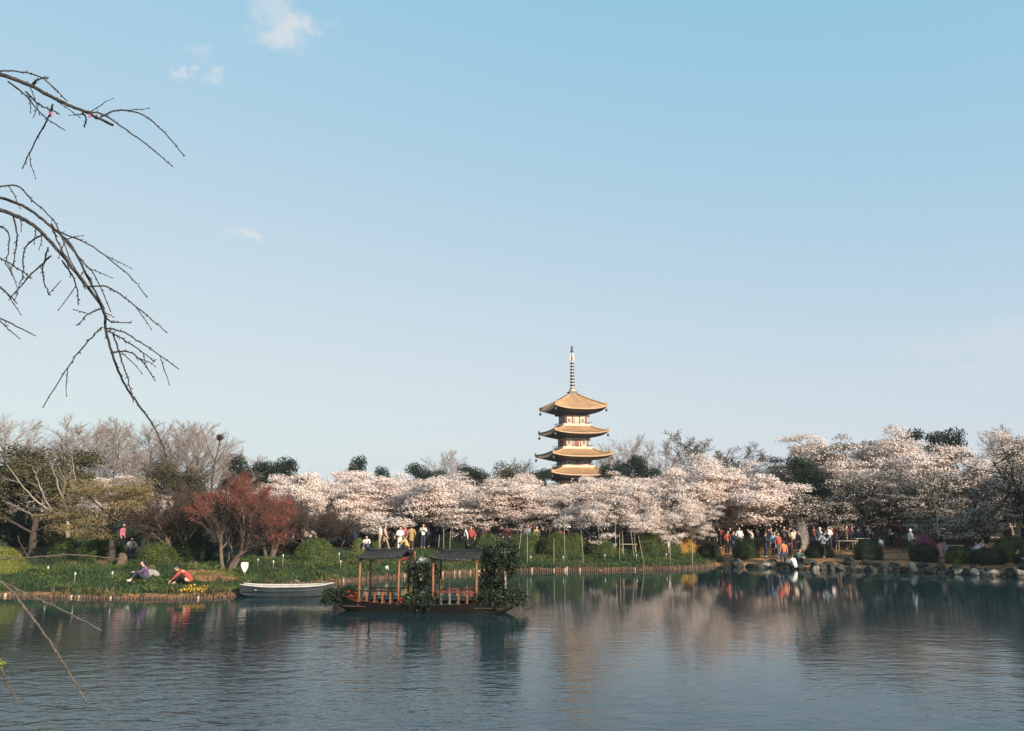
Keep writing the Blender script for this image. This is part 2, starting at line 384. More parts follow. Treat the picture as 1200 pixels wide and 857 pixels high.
# ------------------------------------------------------------------ trees
def rot_dir(d, ang, az):
    d = d.normalized(); a = d.orthogonal().normalized(); a.rotate(Quaternion(d, az))
    q = Quaternion(a, ang); r = d.copy(); r.rotate(q); return r
def grow(R, out, p, d, L, r, lev, P):
    sp = P[lev]; n = sp.get('seg', 3); pts = [p.copy()]; rad = [r]; ds = []
    wob = sp.get('wob', .15); tr = sp.get('trop', 0.); tp = sp.get('taper', .35)
    for i in range(n):
        d = d + Vector((R.gauss(0, wob), R.gauss(0, wob), R.gauss(0, wob) + tr)); d.normalize()
        p = p + d * (L / n); pts.append(p.copy()); ds.append(d.copy()); rad.append(r * (1 - (i + 1) / n * (1 - tp)))
    out.append((lev, pts, rad))
    if lev + 1 < len(P):
        c = P[lev + 1]; k = c['n'] if isinstance(c['n'], int) else R.randint(*c['n']); t0 = c.get('t0', .3); az0 = R.random() * 6.28
        for j in range(k):
            t = t0 + (1 - t0) * (j + R.random() * .9) / k; t = min(t, .999)
            s = t * n; i = int(s); q = pts[i].lerp(pts[i + 1], s - i)
            a = math.radians(R.gauss(c['ang'], c.get('angv', 10)))
            cd = rot_dir(ds[i], a, az0 + j * 2.4 + R.uniform(-.4, .4))
            cl = L * c['lr'] * R.uniform(.7, 1.2) * (1 - c.get('fall', .35) * (t - t0))
            grow(R, out, q, cd, cl, max(rad[i] * c['rr'], c.get('rmin', .006)), lev + 1, P)
def wood(out, tube_to, M, mi=0, sides=(7, 6, 5, 4), only=None):
    A, B, ra, rb = [], [], [], []
    for lev, pts, rad in out:
        if only and not only(lev): continue
        if lev <= tube_to: M.tube(pts, rad, sides[min(lev, 3)], mi, cap=False)
        else:
            for i in range(len(pts) - 1):
                A.append(tuple(pts[i])); B.append(tuple(pts[i + 1])); ra.append(rad[i]); rb.append(rad[i + 1])
    if A: M.sticks(A, B, ra, rb, mi)
def along(out, levs, step, rng, t0=0.):
    pts = []
    for lev, P, rad in out:
        if lev not in levs: continue
        for i in range(len(P) - 1):
            a, b = np.array(P[i]), np.array(P[i + 1]); k = max(1, int(np.linalg.norm(b - a) / step))
            t = (np.arange(k) + rng.random(k)) / k
            if i == 0: t = t[t >= t0] if t0 else t
            pts.append(a + (b - a) * t[:, None])
    return np.concatenate(pts)
def puff(C, per, spread, rng, flat=1.):
    n = len(C); C2 = np.repeat(C, per, 0); return C2 + rng.normal(size=(n * per, 3)) * np.array([spread, spread, spread * flat])

PROTO = {}
def proto(kind, trunk_mb, trunk_m, crown_mb, crown_m, cname='crown'):
    tm = trunk_mb.mesh('trunk', trunk_m); cm = crown_mb.mesh(cname, crown_m)
    v = np.concatenate(crown_mb.v); top = np.percentile(v[:, 2], 99.7); wid = (np.percentile(v[:, 0], 98.5) - np.percentile(v[:, 0], 1.5) + np.percentile(v[:, 1], 98.5) - np.percentile(v[:, 1], 1.5)) / 2
    PROTO.setdefault(kind, []).append((tm, cm, top, wid, cname))

def make_cherry(seed, dens=1.0, bronze=.10, green=0., open_=0., kind=None):
    R = random.Random(seed); rng = np.random.default_rng(seed); out = []
    P = [dict(seg=4, wob=.10, trop=.05, taper=.72),
         dict(n=7, t0=.5, ang=55, angv=10, lr=1.45, rr=.6, seg=5, wob=.15, trop=.012, taper=.4, fall=.1),
         dict(n=6, t0=.25, ang=44, angv=14, lr=.55, rr=.6, seg=4, wob=.17, trop=.015),
         dict(n=6, t0=.2, ang=46, angv=16, lr=.55, rr=.6, seg=3, wob=.18, trop=.0, rmin=.012),
         dict(n=4, t0=.2, ang=45, angv=16, lr=.62, rr=.6, seg=2, wob=.2, trop=-.02, rmin=.007)]
    grow(R, out, Vector((0, 0, -.15)), Vector((R.uniform(-.12, .12), R.uniform(-.12, .12), 1)), 2.25, .2, 0, P)
    T = MB(); wood(out, 2, T); Cn = MB()
    # blossom gathers in flattened cloudy pads round the finer branches, thinner sprays run along the twigs
    C3 = [(0.5 * (np.array(p[-1]) + np.array(p[-2])), rad_) for lev, p, rad_ in out if lev == 3] + [(np.array(p[-1]), rad_) for lev, p, rad_ in out if lev == 2]
    pts, nor = [], []
    for c0, _ in C3:
        if wavy(np.array(c0[0] * 1.3), np.array(c0[1] * 1.3 + c0[2]), .9, seed) + rng.normal() * .3 < -.62 + open_ * 1.1: continue
        rx = rng.uniform(.28, .58); n_ = int(185 * dens * rx * rx / .22)
        d_ = rng.normal(size=(n_, 3)); d_ /= np.linalg.norm(d_, axis=1)[:, None]; d_[:, 2] = np.where(d_[:, 2] < -.3, -d_[:, 2] * .6, d_[:, 2])
        q = c0 + d_ * (rx * (1 - .45 * rng.random(n_) ** 2))[:, None] * np.array([1, 1, .52]) + rng.normal(size=(n_, 3)) * .05
        pts.append(q); nor.append(d_ * np.array([1, 1, 1.5]) + (c0 * np.array([1, 1, .0])) * .22 + np.array([0, 0, .25]))
    a = puff(along(out, (4,), .34 / dens, rng), 2, .08, rng); pts.append(a); nor.append(a * np.array([1, 1, 0]) * .4 + np.array([0, 0, .5]))
    pts = np.concatenate(pts); nor = np.concatenate(nor)
    u = rng.random(len(pts)); w = wavy(pts[:, 0], pts[:, 1] + pts[:, 2], .6, seed * 2.)
    pink = u < .36 + .2 * w; br = rng.random(len(pts)) < bronze; gr = rng.random(len(pts)) < green
    lowc = np.zeros(len(pts), int); lowc[pink] = 1; lowc[br] = 2; lowc[gr] = 3
    for k in range(4):
        q = pts[lowc == k]
        if len(q): Cn.leaves(q, .078 if k < 2 else .10, rng, k, .85 if k < 2 else .55, 0., nor[lowc == k], 1.6)
    proto(kind or ('cherry_green' if green > .2 else ('cherry_open' if open_ > .1 else 'cherry')), T, M_BARK, Cn, [M_BLW, M_BLP, M_BLB, M_LG], 'blossom')
for s in range(6): make_cherry(11 + s)
for s in range(2): make_cherry(31 + s, .75, .10, 0., .3)
for s in range(3): make_cherry(51 + s, .7, .22, .56, .3, 'cherry_sparse')
for s in range(3): make_cherry(41 + s, .8, .12, .52 if s < 2 else .3, .1)

def make_bare(seed, kind, h=9., spread=33, tm=M_TWIG, tk=mat('dull grey bark', (.20, .165, .145), (.12, .10, .09), .9, 5), fine=6, base=.22, r=.2):
    R = random.Random(seed); out = []
    P = [dict(seg=7, wob=.04, trop=.08, taper=.25),
         dict(n=13, t0=base, ang=spread + 8, angv=8, lr=.52, rr=.5, seg=5, wob=.07, trop=.09, taper=.3, fall=.5),
         dict(n=9, t0=.2, ang=spread, angv=12, lr=.46, rr=.55, seg=4, wob=.09, trop=.07, rmin=.02),
         dict(n=8, t0=.1, ang=spread - 4, angv=12, lr=.52, rr=.55, seg=2, wob=.10, trop=.06, rmin=.016),
         dict(n=fine, t0=.1, ang=30, angv=12, lr=.62, rr=.6, seg=2, wob=.12, trop=.05, rmin=.009)]
    grow(R, out, Vector((0, 0, -.2)), Vector((0, 0, 1)), h, r, 0, P)
    T = MB(); wood(out, 1, T, only=lambda q: q <= 1); Cn = MB(); wood(out, 1, Cn, only=lambda q: q > 1)
    proto(kind, T, tk, Cn, tm, 'twigs')
for s in range(3): make_bare(60 + s, 'bare', 9.5)
make_bare(70, 'bare_brown', 7., 44, mat('olive brown twigs', (.13, .10, .065), (.085, .07, .05), .9, 1.5), M_BARK, 6, .15, .16)

def make_evergreen(seed, kind, m, lob=52, leaf=.20, shape=(1., 1., .8), per=330, low=.14):
    R = random.Random(seed); rng = np.random.default_rng(seed); out = []
    P = [dict(seg=5, wob=.06, trop=.08, taper=.3),
         dict(n=12, t0=low, ang=60, angv=10, lr=.5, rr=.5, seg=4, wob=.14, trop=.05, fall=.4),
         dict(n=4, t0=.3, ang=40, angv=10, lr=.5, rr=.5, seg=3, wob=.15, trop=.04)]
    grow(R, out, Vector((0, 0, -.2)), Vector((0, 0, 1)), 6.4, .24, 0, P)
    T = MB(); wood(out, 2, T); Cn = MB()
    ends = [np.array(p[-1]) for lev, p, r in out if lev == 2]; ends += [np.array(p[-1]) for lev, p, r in out if lev <= 1]
    R.shuffle(ends)
    for e in ends[:lob]:
        rad = R.uniform(.55, 1.15); n = int(per * rad * rad)
        d = rng.normal(size=(n, 3)); d /= np.linalg.norm(d, axis=1)[:, None]
        rr = rad * (1 - .55 * rng.random(n) ** 2.2)
        pts = e + d * rr[:, None] * np.array(shape) + rng.normal(size=(n, 3)) * .07
        Cn.leaves(pts, leaf, rng, 0, .6, 0., pts - e + np.array([0, 0, .2]))
    proto(kind, T, M_BARK, Cn, m)
for s in range(3): make_evergreen(80 + s, 'evergreen', M_EV)
make_evergreen(90, 'olive', M_EV2, 56); make_evergreen(91, 'olive', M_EV2, 52)
make_evergreen(92, 'pine', M_EV, 26, .2, (1.25, 1.25, .45))
make_evergreen(94, 'golden', M_GOLD, 60, .12, (1.2, 1.2, .5), 420, .34)

def make_fan(seed, kind, tipm, tip_frac, n_leaf):
    R = random.Random(seed); rng = np.random.default_rng(seed); out = []
    P = [dict(seg=4, wob=.10, trop=.02, taper=.6),
         dict(n=5, t0=.4, ang=28, angv=8, lr=1.0, rr=.6, seg=4, wob=.09, trop=.05, taper=.4, fall=.1),
         dict(n=8, t0=.12, ang=27, angv=9, lr=.74, rr=.55, seg=4, wob=.09, trop=.04, rmin=.014),
         dict(n=8, t0=.08, ang=25, angv=10, lr=.58, rr=.5, seg=2, wob=.10, trop=.04, rmin=.009),
         dict(n=6, t0=.08, ang=24, angv=10, lr=.58, rr=.55, seg=2, wob=.11, trop=.03, rmin=.006)]
    for k in range(4):
        a = k * PI / 2 + R.uniform(-.4, .4)
        grow(R, out, Vector((math.cos(a) * .12, math.sin(a) * .12, -.1)), Vector((math.cos(a) * .42, math.sin(a) * .42, 1)), 1.5, .085, 0, P)
    T = MB(); wood(out, 1, T, only=lambda q: q <= 1); Cn = MB(); wood(out, 2, Cn, 0, only=lambda q: q > 1)
    pts = puff(along(out, (4,), .12, rng), n_leaf, .05, rng)
    pc = pts - np.array([pts[:, 0].mean(), pts[:, 1].mean(), 0]); hz = pts[:, 2] / np.percentile(pts[:, 2], 99); rx = np.hypot(pc[:, 0], pc[:, 1]) / np.percentile(np.hypot(pc[:, 0], pc[:, 1]), 99)
    dome = np.sqrt((hz * .98) ** 2 + (rx * .75) ** 2) + rng.normal(size=len(pts)) * .06
    pts = pts[dome > tip_frac]; u = rng.random(len(pts)) < .14
    Cn.leaves(pts[~u], .04, rng, 1, .5); Cn.leaves(pts[u], .04, rng, 2, .5)
    proto(kind, T, mat('brownish bark', (.14, .105, .082), (.08, .062, .05), .85, 5, bump=.3), Cn, [M_TWIGB, tipm, mat('dusky bud', (.30, .16, .12), (.2, .10, .08), .8, 3, trans=.3)], 'twigs')
make_fan(100, 'redtree', M_RED, .80, 4); make_fan(101, 'browntree', mat('dull bronze bud', (.075, .055, .042), (.05, .038, .03), .8, 1.5, trans=.2), .6, 1)

RT = random.Random(5)
TREES = []
def plant(kind, px, Y, top_py, wid_px, label, name, cat='tree', group=None, which=None, rz=None, zoff=0., lim=True):
    ps = PROTO[kind]; tm, cm, top, wid, cn = ps[(which if which is not None else RT.randrange(len(ps))) % len(ps)]
    g = gpt(px, Y); H = at(px, top_py, Y).z - g.z; Wd = wid_px / FPX * Y
    sz = H / top; sx = Wd / wid
    if lim: sx = min(max(sx, sz * .6), sz * 1.9)
    o = thing(name, label, cat, (g.x, g.y, g.z + zoff), RT.uniform(0, 6.28) if rz is None else rz, group)
    o.scale = (sx, sx, sz)
    part('trunk', tm, o); part(cn, cm, o); TREES.append(o)
    return o

# cherry trees of the middle bank: front row, then the rows behind it
GC = 'cherry trees in blossom along the far bank'
for px, Y, top, w, l in [
    (352, 60, 556, 120, 'pale pink cherry tree in blossom just right of the red budding tree'),
    (408, 62, 553, 130, 'cherry tree in full blossom behind the clipped bush, under the small dark evergreen'),
    (466, 61, 560, 130, 'white cherry tree in blossom above the left canopy of the flower boat'),
    (528, 62, 556, 135, 'white cherry tree in blossom above the right canopy of the flower boat'),
    (586, 60, 562, 125, 'cherry tree in blossom at the vine-covered end of the flower boat'),
    (640, 61, 558, 125, 'cherry tree in blossom in front of the pagoda, on its left half'),
    (756, 62, 552, 125, 'cherry tree in blossom above the dome bush with the leaning stakes'),
    (806, 65, 546, 130, 'cherry tree in blossom behind the yellow flowering bush'),
    (872, 67, 533, 150, 'broad cherry tree in blossom over the crowd on the earth bank')]:
    plant('cherry', px, Y + 5, top + 3, w * 1.08, l, 'cherry_tree', 'cherry tree', GC)
plant('cherry_open', 703, 61.5, 556, 120, 'open cherry tree with dark limbs showing below the pagoda', 'cherry_tree', 'cherry tree', GC, 0)
plant('cherry_open', 796, 63, 585, 80, 'small drooping cherry tree with sparse white blossom left of the yellow bush', 'cherry_tree', 'cherry tree', GC, 1)
for px, Y, top, w, l in [
    (380, 80, 549, 125, 'pinkish cherry tree in the back row left of the small dark evergreen'),
    (440, 78, 553, 125, 'cherry tree in the back row right of the small dark evergreen'),
    (505, 80, 552, 125, 'cherry tree in the back row behind the middle of the flower boat'),
    (560, 77, 556, 125, 'cherry tree in the back row just left of the pagoda'),
    (622, 79, 560, 115, 'cherry tree in the back row at the left foot of the pagoda'),
    (680, 80, 559, 120, 'cherry tree in the back row straight below the pagoda spire'),
    (738, 78, 553, 120, 'cherry tree in the back row at the right foot of the pagoda'),
    (790, 82, 549, 120, 'cherry tree in the back row below the two bare grey trees'),
    (846, 84, 540, 120, 'cherry tree in the back row below the bushy brown tree'),
    (148, 76, 556, 120, 'pale cherry tree in blossom behind the golden tree'),
    (45, 82, 560, 110, 'faint pink cherry tree behind the white limbed bare tree'),
    (310, 78, 558, 110, 'pink cherry tree behind the red budding tree')]:
    plant('cherry', px, Y + 5, top + 3, w * 1.08, l, 'cherry_tree', 'cherry tree', GC)
# right hand group
for kd, px, Y, top, w, l in [
    ('cherry', 1040, 74, 500, 150, 'tallest pale cherry tree in full blossom on the right'),
    ('cherry', 985, 80, 512, 120, 'cherry tree in blossom left of the tallest pale cherry'),
    ('cherry_sparse', 948, 78, 515, 110, 'dark leafy cherry tree with thin blossom right of the broad crowd cherry'),
    ('cherry_sparse', 962, 66, 556, 105, 'thin shaded cherry tree over the picnic tables'),
    ('cherry_sparse', 1012, 64, 560, 110, 'shaded sparse cherry tree left of the purple tent'),
    ('cherry', 1092, 78, 520, 130, 'cherry tree in blossom below the lone pine top'),
    ('cherry_sparse', 1085, 64, 548, 110, 'leafing green cherry tree behind the purple tent'),
    ('cherry_green', 1150, 67, 526, 150, 'large leafing cherry tree, more green than white, near the right edge'),
    ('cherry_sparse', 1205, 61, 520, 140, 'leafing cherry tree cut by the right edge'),
    ('cherry', 1165, 86, 508, 120, 'pink cherry top behind the large leafing cherry'),
    ('cherry_sparse', 1130, 59, 578, 95, 'low spreading cherry with white blossom above the sitting pair')]:
    plant(kd, px, Y + 3, top, w, l, 'cherry_tree', 'cherry tree', 'cherry trees on the right bank', 3 if px == 1040 else None)
# trees past the right edge of the picture: they throw the shade on the right bank
for x, y, h, k in ((37, 43, 9.5, 0), (42, 46, 10, 2), (44, 40, 9.5, 1), (50, 47, 11.5, 1), (46, 53, 10, 0), (58, 50, 12, 2)):
    tm, cm, top, wid, cn = PROTO['evergreen'][k]
    o = thing('evergreen_tree', 'tall evergreen standing past the right edge', 'tree', (x, y, gz(x, y)), x * 1.3, 'evergreens past the right edge'); q = h / top; o.scale = (q * 1.1, q * 1.1, q)
    part('trunk', tm, o); part(cn, cm, o)

# tall bare trees at the back left and elsewhere
GB = 'tall bare trees at the back'
for px, Y, top, w, l in [
    (6, 88, 482, 95, 'bare grey tree cut by the left edge'), (62, 92, 489, 110, 'broad bare grey tree above the dark evergreen on the left'),
    (138, 90, 493, 105, 'bare grey tree behind the golden tree'), (198, 94, 497, 80, 'slim bare grey tree between two broader bare ones'),
    (232, 92, 495, 85, 'bare grey tree just left of the bird nest'), (292, 120, 527, 60, 'short bare tree behind the dark evergreen clump'),
    (518, 150, 527, 60, 'small faint bare tree left of the pagoda'), (612, 155, 538, 50, 'faint bare tree just left of the pagoda roofs'),
    (742, 145, 511, 70, 'bare grey tree just right of the pagoda'), (783, 150, 516, 60, 'second bare grey tree right of the pagoda'),
    (96, 97, 491, 95, 'bare grey tree left of the one behind the golden tree'), (166, 97, 493, 90, 'bare grey tree between the golden tree and the slim one'), (218, 99, 494, 90, 'bare grey tree above the olive mound'), (1184, 90, 500, 70, 'bare grey tree showing above the right edge cherries'), (716, 150, 520, 40, 'slender bare tree touching the lower pagoda roofs')]:
    plant('bare', px, Y, top, w, l, 'bare_tree', 'tree', GB)
plant('bare_brown', 826, 96, 506, 95, 'bushy brown bare tree rising between the cherries', 'bare_tree')
plant('bare_brown', 868, 105, 522, 80, 'low brown bare tree right of the bushy brown one', 'bare_tree')

GE = 'dark evergreens behind the cherries'
for kd, px, Y, top, w, l in [
    ('olive', 42, 54, 524, 115, 'big dark olive evergreen behind the white limbed tree'),
    ('evergreen', -25, 56, 545, 110, 'dark evergreen cut by the left edge'),
    ('olive', 206, 84, 543, 95, 'olive evergreen mound below the slim bare tree'),
    ('evergreen', 282, 105, 534, 60, 'dark evergreen left half of the clump beside the red tree'),
    ('evergreen', 322, 105, 537, 60, 'dark evergreen right half of the clump beside the red tree'),
    ('evergreen', 407, 100, 535, 42, 'small round dark evergreen poking out of the cherry row'),
    ('evergreen', 456, 110, 548, 36, 'flat dark evergreen top in the cherry row, second from the left'),
    ('evergreen', 492, 112, 544, 44, 'dark evergreen top behind the middle cherry row'),
    ('evergreen', 545, 116, 545, 48, 'dark evergreen top left of the olive one'),
    ('olive', 588, 112, 544, 60, 'olive brown tree left of the pagoda'),
    ('evergreen', 634, 122, 551, 34, 'dark evergreen in front of the lowest visible pagoda roof'),
    ('evergreen', 722, 126, 541, 46, 'dark evergreen touching the pagoda on its right'),
    ('evergreen', 764, 124, 534, 52, 'dark evergreen below the two bare trees'),
    ('evergreen', 815, 120, 545, 60, 'dark evergreen below the bushy brown tree'),
    ('evergreen', 940, 96, 535, 90, 'dark evergreen behind the thin shaded cherry'),
    ('evergreen', 958, 77, 537, 72, 'dark green tree standing between the broad crowd cherry and the tall pale one'),
    ('pine', 1106, 98, 502, 52, 'lone dark pine top above the right cherries'),
    ('evergreen', 1060, 96, 560, 120, 'dark evergreen deep behind the purple tent'),
    ('evergreen', 1150, 94, 560, 120, 'dark evergreen deep behind the right edge group')]:
    plant(kd, px, Y, top, w, l, 'pine_tree' if kd == 'pine' else 'evergreen_tree', 'tree', GE)
# belt of evergreens and undergrowth that closes the view beneath the crowns
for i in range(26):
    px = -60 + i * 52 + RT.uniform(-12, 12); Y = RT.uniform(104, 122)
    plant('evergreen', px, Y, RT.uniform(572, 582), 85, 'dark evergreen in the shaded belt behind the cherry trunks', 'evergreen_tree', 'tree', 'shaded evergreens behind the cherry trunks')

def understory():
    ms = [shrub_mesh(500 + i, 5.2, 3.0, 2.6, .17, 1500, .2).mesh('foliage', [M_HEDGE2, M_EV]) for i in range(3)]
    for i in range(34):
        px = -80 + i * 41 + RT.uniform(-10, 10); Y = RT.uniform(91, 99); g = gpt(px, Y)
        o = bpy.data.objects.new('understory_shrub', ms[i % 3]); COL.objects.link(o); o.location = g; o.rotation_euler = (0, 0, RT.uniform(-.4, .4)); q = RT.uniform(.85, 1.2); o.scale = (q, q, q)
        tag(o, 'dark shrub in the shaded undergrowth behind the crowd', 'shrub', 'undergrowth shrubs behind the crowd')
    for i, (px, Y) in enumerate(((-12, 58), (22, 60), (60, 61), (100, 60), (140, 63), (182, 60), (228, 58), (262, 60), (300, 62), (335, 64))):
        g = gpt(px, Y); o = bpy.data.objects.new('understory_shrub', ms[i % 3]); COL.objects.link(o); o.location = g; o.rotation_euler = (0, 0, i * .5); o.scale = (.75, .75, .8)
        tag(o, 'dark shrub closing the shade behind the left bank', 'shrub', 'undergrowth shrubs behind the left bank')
UNDER = understory
plant('golden', 134, 46.5, 562, 132, 'golden tree with layered young leaves left of the brown twiggy tree', 'golden_tree', 'tree')
plant('redtree', 270, 43.5, 555, 112, 'red budding tree with several pale stems on the grassy bank', 'red_tree', 'tree', rz=.5 + PI)
plant('browntree', 214, 46, 565, 98, 'dense brown twiggy tree left of the red tree', 'twiggy_tree', 'tree', rz=1.)
plant('browntree', 318, 53, 572, 85, 'brown twiggy tree half hidden behind the red tree', 'twiggy_tree', 'tree', rz=2.2)
plant('browntree', 372, 54, 588, 80, 'small reddish twiggy tree left of the first white cherries', 'twiggy_tree', 'tree', rz=3.)

def limb_tree(name, label, Y, stems, m, r0, twig_n, seed, cat='tree', twm=None, twl=.5):
    """a tree whose big limbs follow given courses; px, py, metres towards (-) or away from the viewer"""
    R = random.Random(seed); px, py, dy = stems[0][0]; b = at(px, py, Y + dy)
    o = thing(name, label, cat, (b.x, b.y, gz(b.x, b.y)))
    base = Vector(o.location); T = MB(); out = []
    for st in stems:
        q = [at(a, c, Y + e) - base for a, c, e in st[:-1]]; rr = st[-1]
        pts = []
        for i in range(len(q) - 1):
            for k in range(4): pts.append(q[i].lerp(q[i + 1], k / 4) + Vector((R.gauss(0, .02), R.gauss(0, .02), R.gauss(0, .02))))
        pts.append(q[-1]); n = len(pts)
        T.tube(pts, [rr * (1 - .75 * i / (n - 1)) for i in range(n)], 6, 0)
        for k in range(twig_n):
            i = R.randrange(n // 3, n - 1); d = rot_dir((pts[i + 1] - pts[i]), math.radians(R.uniform(25, 50)), R.random() * 6.28)
            grow(R, out, pts[i], d, twl * R.uniform(.6, 1.4), rr * .25, 0, [dict(seg=3, wob=.14, trop=.04), dict(n=4, t0=.2, ang=35, lr=.55, rr=.6, seg=2, wob=.15, rmin=.007), dict(n=3, t0=.2, ang=35, lr=.6, rr=.6, seg=2, wob=.15, rmin=.006)])
    T.build('trunk', m, o)
    if out:
        Cn = MB(); wood(out, -1, Cn); Cn.build('twigs', twm or m, o)
    return o
limb_tree('bare_tree', 'bare tree with smooth whitish spreading limbs before the dark evergreen', 46,
    [[(80, 630, 0), (79, 608, 0), (80, 598, 0), .13],
     [(79, 606, 0), (62, 600, -.3), (45, 590, -.5), (28, 572, -.8), (8, 545, -1), .075],
     [(64, 601, -.2), (40, 604, .3), (18, 594, .6), (2, 585, .8), .045],
     [(60, 598, -.2), (50, 580, .2), (44, 562, .4), (38, 548, .6), .05],
     [(80, 600, 0), (73, 585, .2), (66, 562, .4), (60, 545, .7), .06],
     [(80, 600, 0), (84, 582, -.2), (88, 560, -.5), (84, 535, -.7), .055],
     [(74, 586, .2), (76, 566, .3), (70, 548, .3), .035],
     [(82, 598, 0), (92, 590, .3), (102, 584, .6), .03]], M_BARKW, .1, 5, 7, twl=.8, twm=M_BARKL)
limb_tree('young_tree', 'pale young tree with a twisting stem right of the purple tent', 55.5,
    [[(1100, 632, 0), (1101, 622, 0), (1098, 612, .1), (1104, 598, 0), (1101, 585, .1), (1096, 560, 0), .045],
     [(1101, 622, 0), (1107, 612, -.1), (1106, 600, 0), (1110, 580, .2), .035], [(1101, 586, .1), (1090, 575, .3), (1078, 566, .4), .025]], M_BARKL, .05, 4, 9, twl=.6)

limb_tree('bare_tree', 'thin dark bare tree carrying the bird nest at its top', 87.5,
    [[(246, 610, 0), (248, 570, 0), (251, 545, 0), (256, 525, 0), (258, 514, 0), .15], [(250, 548, 0), (262, 530, .3), (268, 508, .5), .06], [(251, 540, 0), (243, 522, -.3), (238, 505, -.5), .06], [(254, 530, 0), (268, 520, .3), .04]], M_BARK, .1, 9, 23, twm=M_TWIG, twl=1.1)
def nest():
    p = at(258, 513, 87.5); R = random.Random(3); A, B = [], []
    for i in range(220):
        v = Vector((R.gauss(0, 1), R.gauss(0, 1), R.gauss(0, .9))).normalized() * R.uniform(.12, .34); d = Vector((R.gauss(0, 1), R.gauss(0, 1), R.gauss(0, .4))).normalized() * .2
        A.append(tuple(v - d)); B.append(tuple(v + d))
    b = MB(); b.sticks(A, B, [.02] * 220, [.012] * 220); o = b.build('bird_nest', mat('nest twigs', (.035, .028, .022), None, .9), loc=p)
    tag(o, 'dark round bird nest of sticks high in the bare tree', 'bird nest')
nest()

